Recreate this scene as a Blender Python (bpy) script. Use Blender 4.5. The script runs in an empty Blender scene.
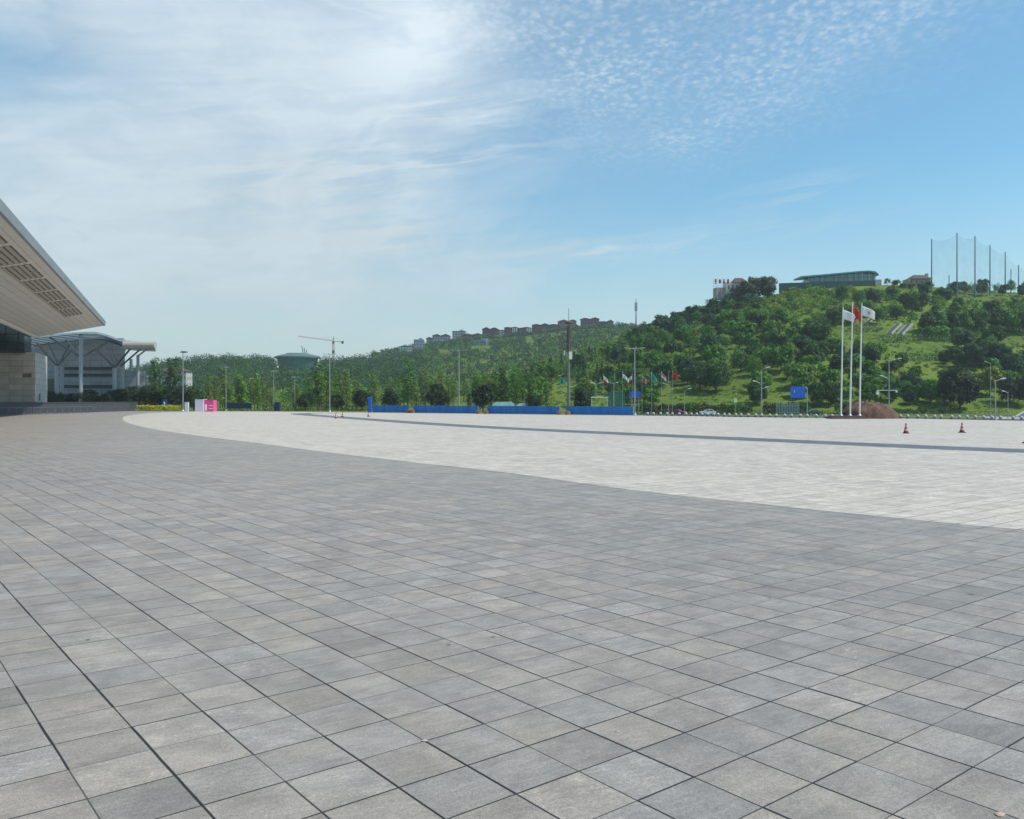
import bpy, bmesh, math, random
import numpy as np
from mathutils import Vector, Matrix

PI = math.pi
F, H, HZ, CX = 858.0, 2.8, 400.0, 512.0      # focal length in pixels, eye height, horizon row, centre column
R = random.Random(7)
sc = bpy.context.scene
COL = sc.collection


def gx(px, Y): return (px - CX) / F * Y
def gz(py, Y): return H - (py - HZ) / F * Y
def on_floor(px, py, z=0.0):
    Y = (H - z) * F / (py - HZ)
    return gx(px, Y), Y
def lin(r, g, b):
    f = lambda c: (c / 255 / 12.92) if c <= 10 else ((c / 255 + .055) / 1.055) ** 2.4
    return (f(r), f(g), f(b))
def sstep(a, b, t):
    t = np.clip((np.asarray(t, float) - a) / (b - a), 0, 1)
    return t * t * (3 - 2 * t)


# ------------------------------------------------------------------ mesh building
class MB:
    def __init__(s): s.v, s.f, s.m = [], [], []
    def add(s, vs, fs, mi=0):
        o = len(s.v); s.v += [tuple(v) for v in vs]
        for f in fs: s.f.append(tuple(i + o for i in f)); s.m.append(mi)
        return s
    def box(s, c, d, rz=0.0, mi=0, taper=1.0):
        cx, cy, cz = c; a, b, h = d[0] / 2, d[1] / 2, d[2] / 2
        ca, sa = math.cos(rz), math.sin(rz); vs = []
        for dz, k in ((-h, 1.0), (h, taper)):
            for dx, dy in ((-a, -b), (a, -b), (a, b), (-a, b)):
                dx, dy = dx * k, dy * k
                vs.append((cx + dx * ca - dy * sa, cy + dx * sa + dy * ca, cz + dz))
        return s.add(vs, [(3, 2, 1, 0), (4, 5, 6, 7), (0, 1, 5, 4), (1, 2, 6, 5), (2, 3, 7, 6), (3, 0, 4, 7)], mi)
    def tube(s, pts, r, n=8, mi=0, cap=True):
        pts = [Vector(p) for p in pts]; rs = r if isinstance(r, (list, tuple)) else [r] * len(pts)
        rings = []; prev = None
        for i, p in enumerate(pts):
            t = (pts[min(i + 1, len(pts) - 1)] - pts[max(i - 1, 0)]).normalized()
            if prev is None:
                up = Vector((0, 0, 1)) if abs(t.z) < .9 else Vector((1, 0, 0))
                u = t.cross(up).normalized()
            else:
                u = (prev - t * prev.dot(t)).normalized()
            prev = u; w = t.cross(u)
            rings.append([p + (u * math.cos(2 * PI * k / n) + w * math.sin(2 * PI * k / n)) * rs[i] for k in range(n)])
        vs = [v for ring in rings for v in ring]; fs = []
        for i in range(len(rings) - 1):
            for k in range(n):
                a, b = i * n + k, i * n + (k + 1) % n
                fs.append((a, b, b + n, a + n))
        if cap:
            fs.append(tuple(reversed(range(n)))); fs.append(tuple(range((len(rings) - 1) * n, len(rings) * n)))
        return s.add(vs, fs, mi)
    def lathe(s, prof, n=16, c=(0, 0, 0), mi=0):
        vs, fs = [], []
        for r, z in prof:
            for k in range(n):
                a = 2 * PI * k / n; vs.append((c[0] + r * math.cos(a), c[1] + r * math.sin(a), c[2] + z))
        for i in range(len(prof) - 1):
            for k in range(n):
                a, b = i * n + k, i * n + (k + 1) % n
                fs.append((a, b, b + n, a + n))
        fs.append(tuple(reversed(range(n)))); fs.append(tuple(range((len(prof) - 1) * n, len(prof) * n)))
        return s.add(vs, fs, mi)
    def prism(s, poly, fn, d0, d1, mi=0):
        """poly: 2D outline; fn(a, b, d) maps to 3D; extruded from d0 to d1"""
        n = len(poly)
        vs = [fn(a, b, d0) for a, b in poly] + [fn(a, b, d1) for a, b in poly]
        fs = [(i, (i + 1) % n, (i + 1) % n + n, i + n) for i in range(n)]
        fs += [tuple(reversed(range(n))), tuple(range(n, 2 * n))]
        return s.add(vs, fs, mi)
    def build(s, name, mats, parent=None, smooth=False, recalc=True):
        me = bpy.data.meshes.new(name)
        me.from_pydata(s.v, [], s.f)
        mats = mats if isinstance(mats, (list, tuple)) else [mats]
        for m in mats: me.materials.append(m)
        me.polygons.foreach_set('material_index', s.m)
        if recalc:
            bm = bmesh.new(); bm.from_mesh(me); bmesh.ops.recalc_face_normals(bm, faces=bm.faces); bm.to_mesh(me); bm.free()
        if smooth:
            me.polygons.foreach_set('use_smooth', [True] * len(me.polygons))
        me.update()
        return link(name, me, parent)


def link(name, data, parent=None):
    o = bpy.data.objects.new(name, data); COL.objects.link(o)
    if parent is not None: o.parent = parent
    return o
def tag(o, label=None, cat=None, group=None, kind=None):
    if label: o['label'] = label
    if cat: o['category'] = cat
    if group: o['group'] = group
    if kind: o['kind'] = kind
    return o
def thing(name, loc, label, cat, group=None, rz=0.0):
    o = bpy.data.objects.new(name, None); COL.objects.link(o)
    o.empty_display_size = .3; o.location = loc; o.rotation_euler = (0, 0, rz)
    return tag(o, label, cat, group)
def kids(o): return [c for c in ALLKIDS.get(o.name, [])]
ALLKIDS = {}
def copy_tree(o, parent=None):
    c = o.copy(); COL.objects.link(c); c.parent = parent
    for ch in list(o.children): copy_tree(ch, c)
    return c
def quads_mesh(name, V, mats, tint=None):
    """V: (n,4,3) array of separate quads"""
    n = len(V); me = bpy.data.meshes.new(name)
    me.vertices.add(n * 4); me.vertices.foreach_set('co', V.reshape(-1).astype(np.float32))
    me.loops.add(n * 4); me.loops.foreach_set('vertex_index', np.arange(n * 4, dtype=np.int32))
    me.polygons.add(n); me.polygons.foreach_set('loop_start', np.arange(0, n * 4, 4, dtype=np.int32))
    for m in mats: me.materials.append(m)
    if tint is not None:
        a = me.attributes.new('tint', 'FLOAT_COLOR', 'FACE')
        c = np.ones((n, 4), np.float32); c[:, :3] = tint
        a.data.foreach_set('color', c.reshape(-1))
    me.update(calc_edges=True); me.validate()
    return me


# ------------------------------------------------------------------ node helpers
class NT:
    def __init__(s, tree): s.t = tree; s.n = tree.nodes; s.l = tree.links
    def new(s, typ, **kw):
        n = s.n.new(typ)
        for k, v in kw.items(): setattr(n, k, v)
        return n
    def put(s, sock, v):
        if isinstance(v, bpy.types.NodeSocket): s.l.new(v, sock)
        elif v is not None:
            if sock.type == 'RGBA' and len(v) == 3: v = (*v, 1)
            sock.default_value = v
    def m(s, op, a, b=None, c=None, clamp=False):
        n = s.new('ShaderNodeMath', operation=op, use_clamp=clamp)
        s.put(n.inputs[0], a)
        if b is not None: s.put(n.inputs[1], b)
        if c is not None: s.put(n.inputs[2], c)
        return n.outputs[0]
    def mix(s, f, a, b, blend='MIX'):
        n = s.new('ShaderNodeMix', data_type='RGBA', blend_type=blend)
        s.put(n.inputs[0], f); s.put(n.inputs[6], a); s.put(n.inputs[7], b)
        return n.outputs[2]
    def ramp(s, v, lo, hi, a=0.0, b=1.0, smooth=True):
        n = s.new('ShaderNodeMapRange', interpolation_type='SMOOTHSTEP' if smooth else 'LINEAR')
        for i, x in enumerate((v, lo, hi, a, b)): s.put(n.inputs[i], x)
        return n.outputs[0]
    def noise(s, vec, scale, detail=4, rough=.55, dist=0.0, out=0):
        n = s.new('ShaderNodeTexNoise'); s.put(n.inputs['Vector'], vec)
        n.inputs['Scale'].default_value = scale; n.inputs['Detail'].default_value = detail
        n.inputs['Roughness'].default_value = rough; n.inputs['Distortion'].default_value = dist
        return n.outputs[out]
    def white(s, vec):
        n = s.new('ShaderNodeTexWhiteNoise', noise_dimensions='3D'); s.put(n.inputs['Vector'], vec); return n.outputs
    def xyz(s, x, y, z=0.0):
        n = s.new('ShaderNodeCombineXYZ'); s.put(n.inputs[0], x); s.put(n.inputs[1], y); s.put(n.inputs[2], z); return n.outputs[0]
    def sep(s, v):
        n = s.new('ShaderNodeSeparateXYZ'); s.put(n.inputs[0], v); return n.outputs
    def bump(s, h, strength=.3, dist=.02):
        n = s.new('ShaderNodeBump'); n.inputs['Strength'].default_value = strength; n.inputs['Distance'].default_value = dist
        s.put(n.inputs['Height'], h); return n.outputs[0]
    def gray(s, v):
        n = s.new('ShaderNodeCombineColor'); [s.put(n.inputs[i], v) for i in range(3)]; return n.outputs[0]


def mat_nt(name):
    m = bpy.data.materials.new(name); m.use_nodes = True
    nt = NT(m.node_tree); bs = m.node_tree.nodes['Principled BSDF']
    return m, nt, bs


def plain(name, col, rough=.6, metal=0.0, var=.18, scale=1.5, spec=.4, streak=False, bump=0.0, coords='Object'):
    """a surface of one colour with wear: blotches, fine grain and, where asked, rain streaks"""
    m, t, b = mat_nt(name)
    tc = t.new('ShaderNodeTexCoord').outputs[coords]
    v = tc
    if streak:
        x, y, z = t.sep(tc); v = t.xyz(x, y, t.m('MULTIPLY', z, .12))
    n1 = t.noise(v, scale, 5, .6); n2 = t.noise(tc, scale * 9, 3, .6)
    k = t.m('ADD', t.m('MULTIPLY', n1, .7), t.m('MULTIPLY', n2, .3))
    d = tuple(c * (1 - var) for c in col); l = tuple(min(1, c * (1 + var * .7)) for c in col)
    t.put(b.inputs['Base Color'], t.mix(t.ramp(k, .3, .7), d, l))
    t.put(b.inputs['Roughness'], t.ramp(n2, .2, .8, max(.05, rough - .1), min(1, rough + .12)))
    b.inputs['Metallic'].default_value = metal; b.inputs['Specular IOR Level'].default_value = spec
    if bump: t.put(b.inputs['Normal'], t.bump(n2, bump, .02))
    return m


# ------------------------------------------------------------------ palette
M = {}
M['white_paint'] = plain('white paint', (.74, .74, .72), .4, var=.08)
M['pole_grey'] = plain('galvanised pole', (.36, .38, .40), .45, .35, var=.12)
M['lamp_dark'] = plain('lamp housing', (.10, .11, .12), .5, .2)
M['lamp_pale'] = plain('pale lamp head', (.52, .54, .56), .35, .1, var=.06)
M['steel'] = plain('brushed steel', (.46, .48, .50), .34, .75, var=.1)
M['dark_steel'] = plain('dark steel', (.06, .065, .075), .5, .4)
M['soffit_plain'] = plain('soffit slat', (.42, .38, .34), .6, var=.08)
M['slot'] = plain('dark slot', (.15, .14, .13), .8)
M['fascia'] = plain('zinc fascia', (.24, .265, .29), .45, .3, var=.1, scale=.3)
M['concrete'] = plain('concrete', (.33, .33, .325), .85, var=.2, scale=.8, streak=True, bump=.1)
M['roof_metal'] = plain('roof sheet', (.36, .38, .40), .45, .4, scale=.1)
M['rubber'] = plain('tyre rubber', (.02, .02, .022), .85)
M['blue_sign'] = plain('blue sign face', (.006, .12, .66), .4, var=.08)
M['blue_fence'] = plain('blue hoarding', (.012, .19, .54), .5, var=.25, scale=.7, streak=True)
M['sign_white'] = plain('sign white', (.8, .8, .8), .4, var=.03)
M['cone_band'] = plain('worn cone band', (.48, .45, .44), .6, var=.2, scale=8)
M['pink'] = plain('pink booth skin', (.72, .09, .30), .5, var=.1)
M['lilac'] = plain('pale booth skin', (.62, .62, .76), .5, var=.06)
M['orange'] = plain('cone orange', (.42, .030, .022), .45, var=.15, scale=6)
M['granite_ball'] = plain('pale granite', (.47, .47, .46), .7, var=.15, scale=5)
M['rust'] = plain('rust brown cladding', (.125, .085, .075), .7, var=.3, streak=True)
M['brick_red'] = plain('dark red wall', (.20, .066, .062), .8, var=.15, scale=.2)
M['roof_brown'] = plain('brown tile roof', (.085, .055, .055), .8, var=.2, scale=.4)
M['wall_white'] = plain('white render', (.68, .66, .62), .8, var=.1, scale=.3, streak=True)
M['wall_pink'] = plain('pinkish render', (.45, .34, .28), .8, var=.12, scale=.3, streak=True)
M['wall_grey'] = plain('grey render', (.36, .37, .39), .8, var=.12, scale=.2)
M['wall_blue'] = plain('blue grey render', (.22, .30, .40), .8, var=.12, scale=.2)
M['strut'] = plain('polished strut', (.17, .18, .19), .25, .85, var=.1)
M['window'] = plain('window glass', (.05, .07, .085), .12, var=.3, spec=.7)
M['green_roof'] = plain('teal metal roof', (.03, .30, .27), .45, .1, var=.15, scale=.2)
M['green_dark'] = plain('dark green mesh fence', (.010, .075, .070), .7)
M['teal_glass'] = plain('teal glass band', (.035, .12, .13), .2, var=.2, scale=.1, spec=.7)
M['crane'] = plain('crane paint', (.36, .24, .20), .6)
M['crane_dark'] = plain('counterweight', (.10, .09, .09), .8)
M['net_pole'] = plain('net pole', (.10, .17, .20), .5, .2)
M['navy'] = plain('navy panel', (.016, .026, .07), .6)
M['tent'] = plain('pale blue sheet', (.50, .72, .78), .6, var=.15, scale=.6)
M['cage'] = plain('green cage', (.03, .16, .12), .6)
M['red_sign'] = plain('red sign letter', (.42, .06, .06), .5)
M['bark'] = plain('bark', (.11, .085, .065), .9, var=.35, scale=4)
M['car_white'] = plain('white car paint', (.70, .72, .74), .25, var=.04, spec=.6)
M['car_dark'] = plain('dark car paint', (.035, .035, .05), .25, var=.1, spec=.6)
M['car_red'] = plain('red car paint', (.32, .04, .04), .25, var=.1, spec=.6)
M['car_glass'] = plain('car glass', (.03, .04, .045), .08, spec=.8)
M['head_lamp'] = plain('head lamp lens', (.75, .75, .72), .15, spec=.8)
M['planter'] = plain('stained planter', (.34, .19, .12), .8, var=.25)
M['barrier'] = plain('barrier steel', (.20, .22, .25), .45, .5)
M['plinth'] = plain('dark plinth stone', (.14, .085, .075), .7)

def flag_mat(name, col):
    m, t, b = mat_nt(name)
    tc = t.new('ShaderNodeTexCoord').outputs['Object']
    t.put(b.inputs['Base Color'], t.mix(t.ramp(t.noise(tc, 2, 3), .3, .7), tuple(c * .86 for c in col), col))
    b.inputs['Roughness'].default_value = .8
    tr = t.new('ShaderNodeBsdfTranslucent'); t.put(tr.inputs[0], col)
    mx = t.new('ShaderNodeMixShader'); mx.inputs[0].default_value = .4
    t.l.new(b.outputs[0], mx.inputs[1]); t.l.new(tr.outputs[0], mx.inputs[2])
    t.l.new(mx.outputs[0], m.node_tree.nodes['Material Output'].inputs[0])
    return m
for k, c in dict(flag_white=(.80, .80, .80), flag_red=(.62, .025, .03), flag_teal=(.02, .36, .40), flag_green=(.04, .30, .12),
                 flag_blue=(.03, .16, .45), flag_pink=(.62, .20, .30), emblem_pink=(.60, .34, .46), emblem_cyan=(.42, .66, .68)).items():
    M[k] = flag_mat(k.replace('_', ' '), c)


def foliage(name, use_attr=False):
    m, t, b = mat_nt(name)
    geo = t.new('ShaderNodeNewGeometry'); oi = t.new('ShaderNodeObjectInfo')
    if use_attr:
        base = t.new('ShaderNodeAttribute', attribute_name='tint').outputs['Color']
    else:
        base = oi.outputs['Color']
    clump = t.ramp(t.noise(geo.outputs['Position'], .55, 3, .6), .32, .68, .72, 1.28)
    fine = t.ramp(t.white(geo.outputs['Position'])[0], 0, 1, .8, 1.2, False) if False else t.ramp(t.noise(geo.outputs['Position'], 5, 2), .3, .7, .75, 1.25)
    k = t.m('MULTIPLY', clump, fine)
    c = t.mix(1.0, base, t.gray(k), 'MULTIPLY')
    hs = t.new('ShaderNodeHueSaturation'); t.put(hs.inputs['Color'], c)
    t.put(hs.inputs['Hue'], t.ramp(t.noise(geo.outputs['Position'], .23, 2), .3, .7, .485, .515))
    col = hs.outputs[0]
    t.put(b.inputs['Base Color'], col)
    b.inputs['Roughness'].default_value = .6; b.inputs['Specular IOR Level'].default_value = .25
    tr = t.new('ShaderNodeBsdfTranslucent'); t.put(tr.inputs[0], t.mix(1.0, col, (1.1, 1.35, .55), 'MULTIPLY'))
    mx = t.new('ShaderNodeMixShader'); mx.inputs[0].default_value = .17
    t.l.new(b.outputs[0], mx.inputs[1]); t.l.new(tr.outputs[0], mx.inputs[2])
    t.l.new(mx.outputs[0], m.node_tree.nodes['Material Output'].inputs[0])
    return m
M['leaf'] = foliage('foliage')
M['leaf_mass'] = foliage('foliage mass', True)

# ------------------------------------------------------------------ paving
E1 = (-.6192, .7852); E2 = (.7852, .6192); TILE = .603
def paving(name, warm, cool, dark, joint, jw, joint_amt, grain, patch, spec=.42, rough=.52):
    m, t, b = mat_nt(name)
    P = t.new('ShaderNodeNewGeometry').outputs['Position']
    x, y, z = t.sep(P)
    ax = lambda e, ph: t.m('SUBTRACT', t.m('DIVIDE', t.m('ADD', t.m('MULTIPLY', x, e[0]), t.m('MULTIPLY', y, e[1])), TILE), ph)
    wob = t.m('MULTIPLY', t.m('SUBTRACT', t.noise(P, 1.1, 2), .5), .02)
    s = t.m('ADD', ax(E2, .30), wob); u = t.m('SUBTRACT', ax(E1, .91), wob)
    fs, fu = t.m('FLOOR', s), t.m('FLOOR', u)
    ws = t.white(t.xyz(fs, fu, 0)); w1 = ws[0]
    w2 = t.white(t.xyz(fs, fu, 7.3))[0]; w3 = t.white(t.xyz(fs, fu, 3.1))[0]
    def edge(v, w, seg, amt):
        fr = t.m('FRACT', v); d = t.m('MINIMUM', fr, t.m('SUBTRACT', 1.0, fr))
        ln = t.m('ROUND', v)
        rnd = t.white(t.xyz(ln, seg, w * 1000))[0]
        rnd2 = t.white(t.xyz(ln, 3.0, w * 500))[0]
        tw = t.m('MULTIPLY', t.ramp(t.m('ADD', t.m('MULTIPLY', rnd, .6), t.m('MULTIPLY', rnd2, .4)), .1, .9, .55, 1.25), w)
        tw = t.m('MULTIPLY', tw, t.m('ADD', 1.0, t.m('MULTIPLY', t.m('GREATER_THAN', rnd, .993), .5)))
        k = t.ramp(d, t.m('MULTIPLY', tw, .45), tw, 1.0, 0.0)
        return t.m('MULTIPLY', k, t.m('MULTIPLY', t.ramp(t.m('ADD', t.m('MULTIPLY', rnd, .55), t.m('MULTIPLY', rnd2, .45)), .1, .6, .72, 1.0), amt))
    j = t.m('MAXIMUM', edge(s, jw, fu, joint_amt[0]), edge(u, jw * .8, fs, joint_amt[1]))
    # stone: per-slab tone, strata across the slab, crystals, blotches
    big = t.noise(P, .085, 4, .6); mid = t.noise(P, .55, 4, .6, .4)
    tone = t.m('ADD', t.m('MULTIPLY', w1, .55), t.m('MULTIPLY', t.ramp(mid, .3, .7), .45))
    col = t.mix(t.ramp(tone, .2, .8), cool, warm)
    col = t.mix(t.m('MULTIPLY', t.ramp(w2, .82, 1.0), .6), col, dark)
    # big weathered patches (bluish and darker, the slabs laid in batches)
    col = t.mix(t.m('MULTIPLY', t.ramp(big, .48, .66), patch), col, tuple(a * .5 + c * .5 for a, c in zip(cool, dark)))
    # strata
    ang = t.m('MULTIPLY', w3, 1.2)
    sv = t.xyz(t.m('ADD', t.m('MULTIPLY', s, 1.2), t.m('MULTIPLY', w1, 40)), t.m('ADD', t.m('MULTIPLY', u, 5.0), t.m('MULTIPLY', s, ang)), w2)
    st = t.noise(sv, 1.6, 5, .65, 1.2)
    bri = t.ramp(st, .25, .75, .87, 1.12)
    sp = t.noise(P, 95, 2, .7); sp2 = t.noise(P, 34, 3, .65)
    bri = t.m('MULTIPLY', bri, t.ramp(sp, .3, .7, 1 - grain, 1 + grain, False))
    bri = t.m('MULTIPLY', bri, t.ramp(sp2, .3, .7, 1 - grain * .6, 1 + grain * .6, False))
    bri = t.m('MULTIPLY', bri, t.m('ADD', .93, t.m('MULTIPLY', w3, .14)))
    bri = t.m('MULTIPLY', bri, t.ramp(t.noise(P, .9, 5, .7), .25, .75, .9, 1.08))
    col = t.mix(1.0, col, t.gray(bri), 'MULTIPLY')
    # pale lime veins on some slabs, dark spots
    vein = t.noise(t.xyz(t.m('ADD', s, t.m('MULTIPLY', w2, 30)), u, w1), 2.3, 3, .6, 2.0)
    vm = t.m('MULTIPLY', t.ramp(t.m('ABSOLUTE', t.m('SUBTRACT', vein, .5)), .0, .022, 1, 0), t.m('MULTIPLY', t.ramp(w3, .80, .88), t.ramp(st, .45, .6)))
    col = t.mix(t.m('MULTIPLY', vm, .55), col, tuple(min(1, c * 1.9) for c in warm))
    # damp stains, trodden dirt and scuffs that run over several slabs
    stn = t.m('MULTIPLY', t.ramp(t.noise(P, .21, 5, .68, 1.0), .54, .70), t.ramp(t.noise(P, 2.6, 4, .7), .3, .6, .3, 1.0))
    col = t.mix(t.m('MULTIPLY', stn, .42), col, tuple(c * .72 for c in dark))
    scf = t.noise(t.xyz(t.m('MULTIPLY', t.m('ADD', x, t.m('MULTIPLY', y, .35)), .35), t.m('MULTIPLY', t.m('SUBTRACT', y, t.m('MULTIPLY', x, .35)), 4.5)), 2.2, 4, .7, .8)
    col = t.mix(t.m('MULTIPLY', t.m('MULTIPLY', t.ramp(scf, .62, .74), t.ramp(t.noise(P, .33, 2), .5, .62)), .28), col, tuple(min(1, c * 1.45) for c in warm))
    rs_ = t.m('MULTIPLY', t.ramp(t.noise(P, 1.3, 4, .7, .6), .60, .74), t.ramp(w2, .3, .7))
    col = t.mix(t.m('MULTIPLY', rs_, .30), col, (warm[0] * 1.12, warm[1] * .86, warm[2] * .62))
    bl_ = t.ramp(t.noise(t.xyz(t.m('ADD', s, t.m('MULTIPLY', w1, 17)), u, w2), 1.4, 4, .65), .35, .65, .88, 1.10)
    col = t.mix(1.0, col, t.gray(bl_), 'MULTIPLY')
    spot = t.noise(P, 3.1, 1, .5)
    col = t.mix(t.m('MULTIPLY', t.ramp(spot, .775, .80), .7), col, tuple(c * .35 for c in dark))
    # dirt hugging the joints then the joint itself
    col = t.mix(j, col, joint)
    t.put(b.inputs['Base Color'], col)
    t.put(b.inputs['Roughness'], t.ramp(sp2, .3, .7, rough - .08, rough + .1))
    b.inputs['Specular IOR Level'].default_value = spec
    hgt = t.m('SUBTRACT', t.m('MULTIPLY', sp2, .12), j)
    t.put(b.inputs['Normal'], t.bump(hgt, .35, .006))
    return m
M['pave_grey'] = paving('grey granite paving', (.292, .257, .224), (.264, .244, .226), (.214, .195, .177), (.015, .012, .010), .0215, (1.0, .95), .34, .55)
M['pave_light'] = paving('pale granite paving', (.520, .464, .400), (.490, .444, .392), (.405, .352, .292), (.12, .095, .072), .042, (.5, .95), .12, .5)
M['pave_band'] = paving('dark granite band', (.130, .134, .145), (.11, .117, .132), (.09, .09, .098), (.04, .04, .04), .012, (.6, .6), .08, .3)
M['asphalt'] = plain('asphalt', (.055, .056, .06), .85, var=.2, scale=.6, bump=.1)
M['apron'] = plain('pale concrete apron', (.30, .305, .315), .85, var=.15, scale=.3)

# ------------------------------------------------------------------ terrain
def fbm2(x, y, scale, seed=0, octaves=4):
    rr = np.random.RandomState(seed); out = 0; amp = 1; tot = 0
    for o in range(octaves):
        k = 2 ** o / scale
        for j in range(3):
            a = rr.uniform(0, 2 * PI); ph = rr.uniform(0, 2 * PI)
            out = out + amp * np.sin((x * math.cos(a) + y * math.sin(a)) * k * rr.uniform(.8, 1.3) * 2 * PI + ph) / 3
        tot += amp; amp *= .5
    return out / tot * 1.4

# far rim of the plaza, as points on the ground (x, Y)
RIM = [(150, 62), (98, 95), (70, 117), (62, 130), (50.5, 135), (39, 142), (31.5, 152), (22, 157.5), (-31, 193), (-51, 206), (-79, 219), (-140, 226), (-330, 230)]
RIM_PX = np.array([CX + F * x / y for x, y in RIM])[::-1]; RIM_Y = np.array([y for x, y in RIM], float)[::-1]
def rim_y(u): return np.interp(u * F + CX, RIM_PX, RIM_Y)

A_PX = [300, 380, 440, 500, 540, 580, 620, 660, 700, 740, 780, 830, 870, 920, 960, 1024, 1150, 1400, 1700]
A_PY = [405, 403, 398, 385, 372, 358, 346, 334, 320, 307, 293, 287, 285, 285, 290, 293, 300, 330, 360]
B_PX = [150, 200, 300, 340, 380, 420, 450, 500, 540, 560, 600, 640, 700, 800, 1000]
B_PY = [402, 396, 378, 364, 355, 347, 343, 338, 334, 330, 327, 328, 335, 350, 395]
C_PX = [-500, -100, 0, 100, 150, 185, 220, 250, 280, 320, 360, 400, 440, 500, 600]
C_PY = [402, 400, 395, 385, 374, 367, 364, 364, 369, 369, 365, 367, 373, 386, 402]

def smooth_interp(px, X, Yv):
    w = 0
    for d in (-22, -11, 0, 11, 22): w = w + np.interp(px + d, X, Yv)
    return w / 5

def terrain(x, Y):
    x = np.asarray(x, float); Y = np.asarray(Y, float)
    u = x / np.maximum(Y, 1); px = u * F + CX
    ry = rim_y(u)
    base = -.08 - 1.22 * sstep(.0, .14, u) * sstep(4, 48, Y - ry)
    base = np.where(Y < ry + 1.0, -.45, base)
    hill = 0 * x
    for X, P, Yb, Yc, pw, sd in ((A_PX, A_PY, 254, 460, .96, 1), (B_PX, B_PY, 470, 1080, 1.1, 2), (C_PX, C_PY, 430, 820, 1.0, 3)):
        zc = H + (HZ - smooth_interp(px, X, P)) / F * Yc
        t = (Y - Yb) / (Yc - Yb)
        tc = np.clip(t, 0, 1)
        prof = tc ** pw
        prof = prof + .012 * np.sin(tc * 2 * PI * 6) * sstep(0, .15, tc) * (1 - sstep(.85, 1, tc)) if sd == 1 else prof
        rel = np.maximum(zc - base, 0) * prof - np.maximum(t - 1, 0) * (Yc - Yb) * .05
        rel = rel + fbm2(x, Y, 90, sd) * 1.6 * sstep(.05, .3, t) * (1 - sstep(.8, 1, t)) * np.clip(zc / 20, 0, 1)
        hill = np.maximum(hill, np.maximum(rel, 0))
    return base + hill
def tz(x, Y): return float(terrain(np.array([x]), np.array([Y]))[0])
def on_land(px, py, y0=120.0, y1=1500.0):
    """where the line of sight through a picture point meets the land: x, Y, z"""
    Ys = np.geomspace(y0, y1, 1400); xs = (px - CX) / F * Ys; zs = H - (py - HZ) / F * Ys
    d = terrain(xs, Ys) - zs
    k = np.nonzero(d > 0)[0]
    if len(k) == 0: return on_land(px, py + .7, y0, y1) if py < 420 else None
    Y = Ys[k[0]]; x = gx(px, Y)
    return x, float(Y), tz(x, Y)


def ground_material():
    m, t, b = mat_nt('hill grass')
    P = t.new('ShaderNodeNewGeometry').outputs['Position']
    n1 = t.noise(P, .025, 5, .6); n2 = t.noise(P, .14, 5, .65); n3 = t.noise(P, 1.5, 6, .75)
    c = t.mix(t.ramp(n1, .35, .65), (.082, .135, .018), (.132, .188, .025))
    c = t.mix(t.ramp(n2, .52, .72), c, (.048, .088, .018))
    c = t.mix(t.m('MULTIPLY', t.ramp(t.noise(P, .06, 4, .7), .60, .72), .75), c, (.17, .135, .075))
    c = t.mix(1.0, c, t.gray(t.ramp(n3, .28, .72, .5, 1.45)), 'MULTIPLY')
    t.put(b.inputs['Base Color'], c); b.inputs['Roughness'].default_value = .9; b.inputs['Specular IOR Level'].default_value = .15
    t.put(b.inputs['Normal'], t.bump(n3, .6, .3))
    return m
M['hill'] = ground_material()

us = np.concatenate([np.linspace(-1.5, -.66, 60)[:-1], np.linspace(-.66, .72, 420), np.linspace(.72, 1.7, 60)[1:]])
Ysr = np.concatenate([np.geomspace(40, 235, 70)[:-1], np.linspace(235, 480, 150)[:-1], np.geomspace(480, 1700, 90)])
UU, YY = np.meshgrid(us, Ysr); XX = UU * YY; ZZ = terrain(XX, YY)
ZZ[-1, :] = -6; ZZ[:, 0] = np.minimum(ZZ[:, 0], -1.6); ZZ[:, -1] = np.minimum(ZZ[:, -1], -1.6)
nr, ncl = XX.shape
me = bpy.data.meshes.new('hills')
V = np.stack([XX, YY, ZZ], -1).reshape(-1, 3)
idx = np.arange(nr * ncl).reshape(nr, ncl)
Q = np.stack([idx[:-1, :-1], idx[:-1, 1:], idx[1:, 1:], idx[1:, :-1]], -1).reshape(-1, 4)
me.from_pydata(V.tolist(), [], Q.tolist()); me.materials.append(M['hill'])
me.polygons.foreach_set('use_smooth', [True] * len(me.polygons)); me.update()
tag(link('hills', me), 'green hills rising behind the plaza', kind='structure')
g = MB(); g.add([(-3000, -600, -1.75), (3000, -600, -1.75), (3000, 3200, -1.75), (-3000, 3200, -1.75)], [(0, 1, 2, 3)])
tag(g.build('ground', M['hill']), 'flat grassy land under and around the plaza', kind='structure')


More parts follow.
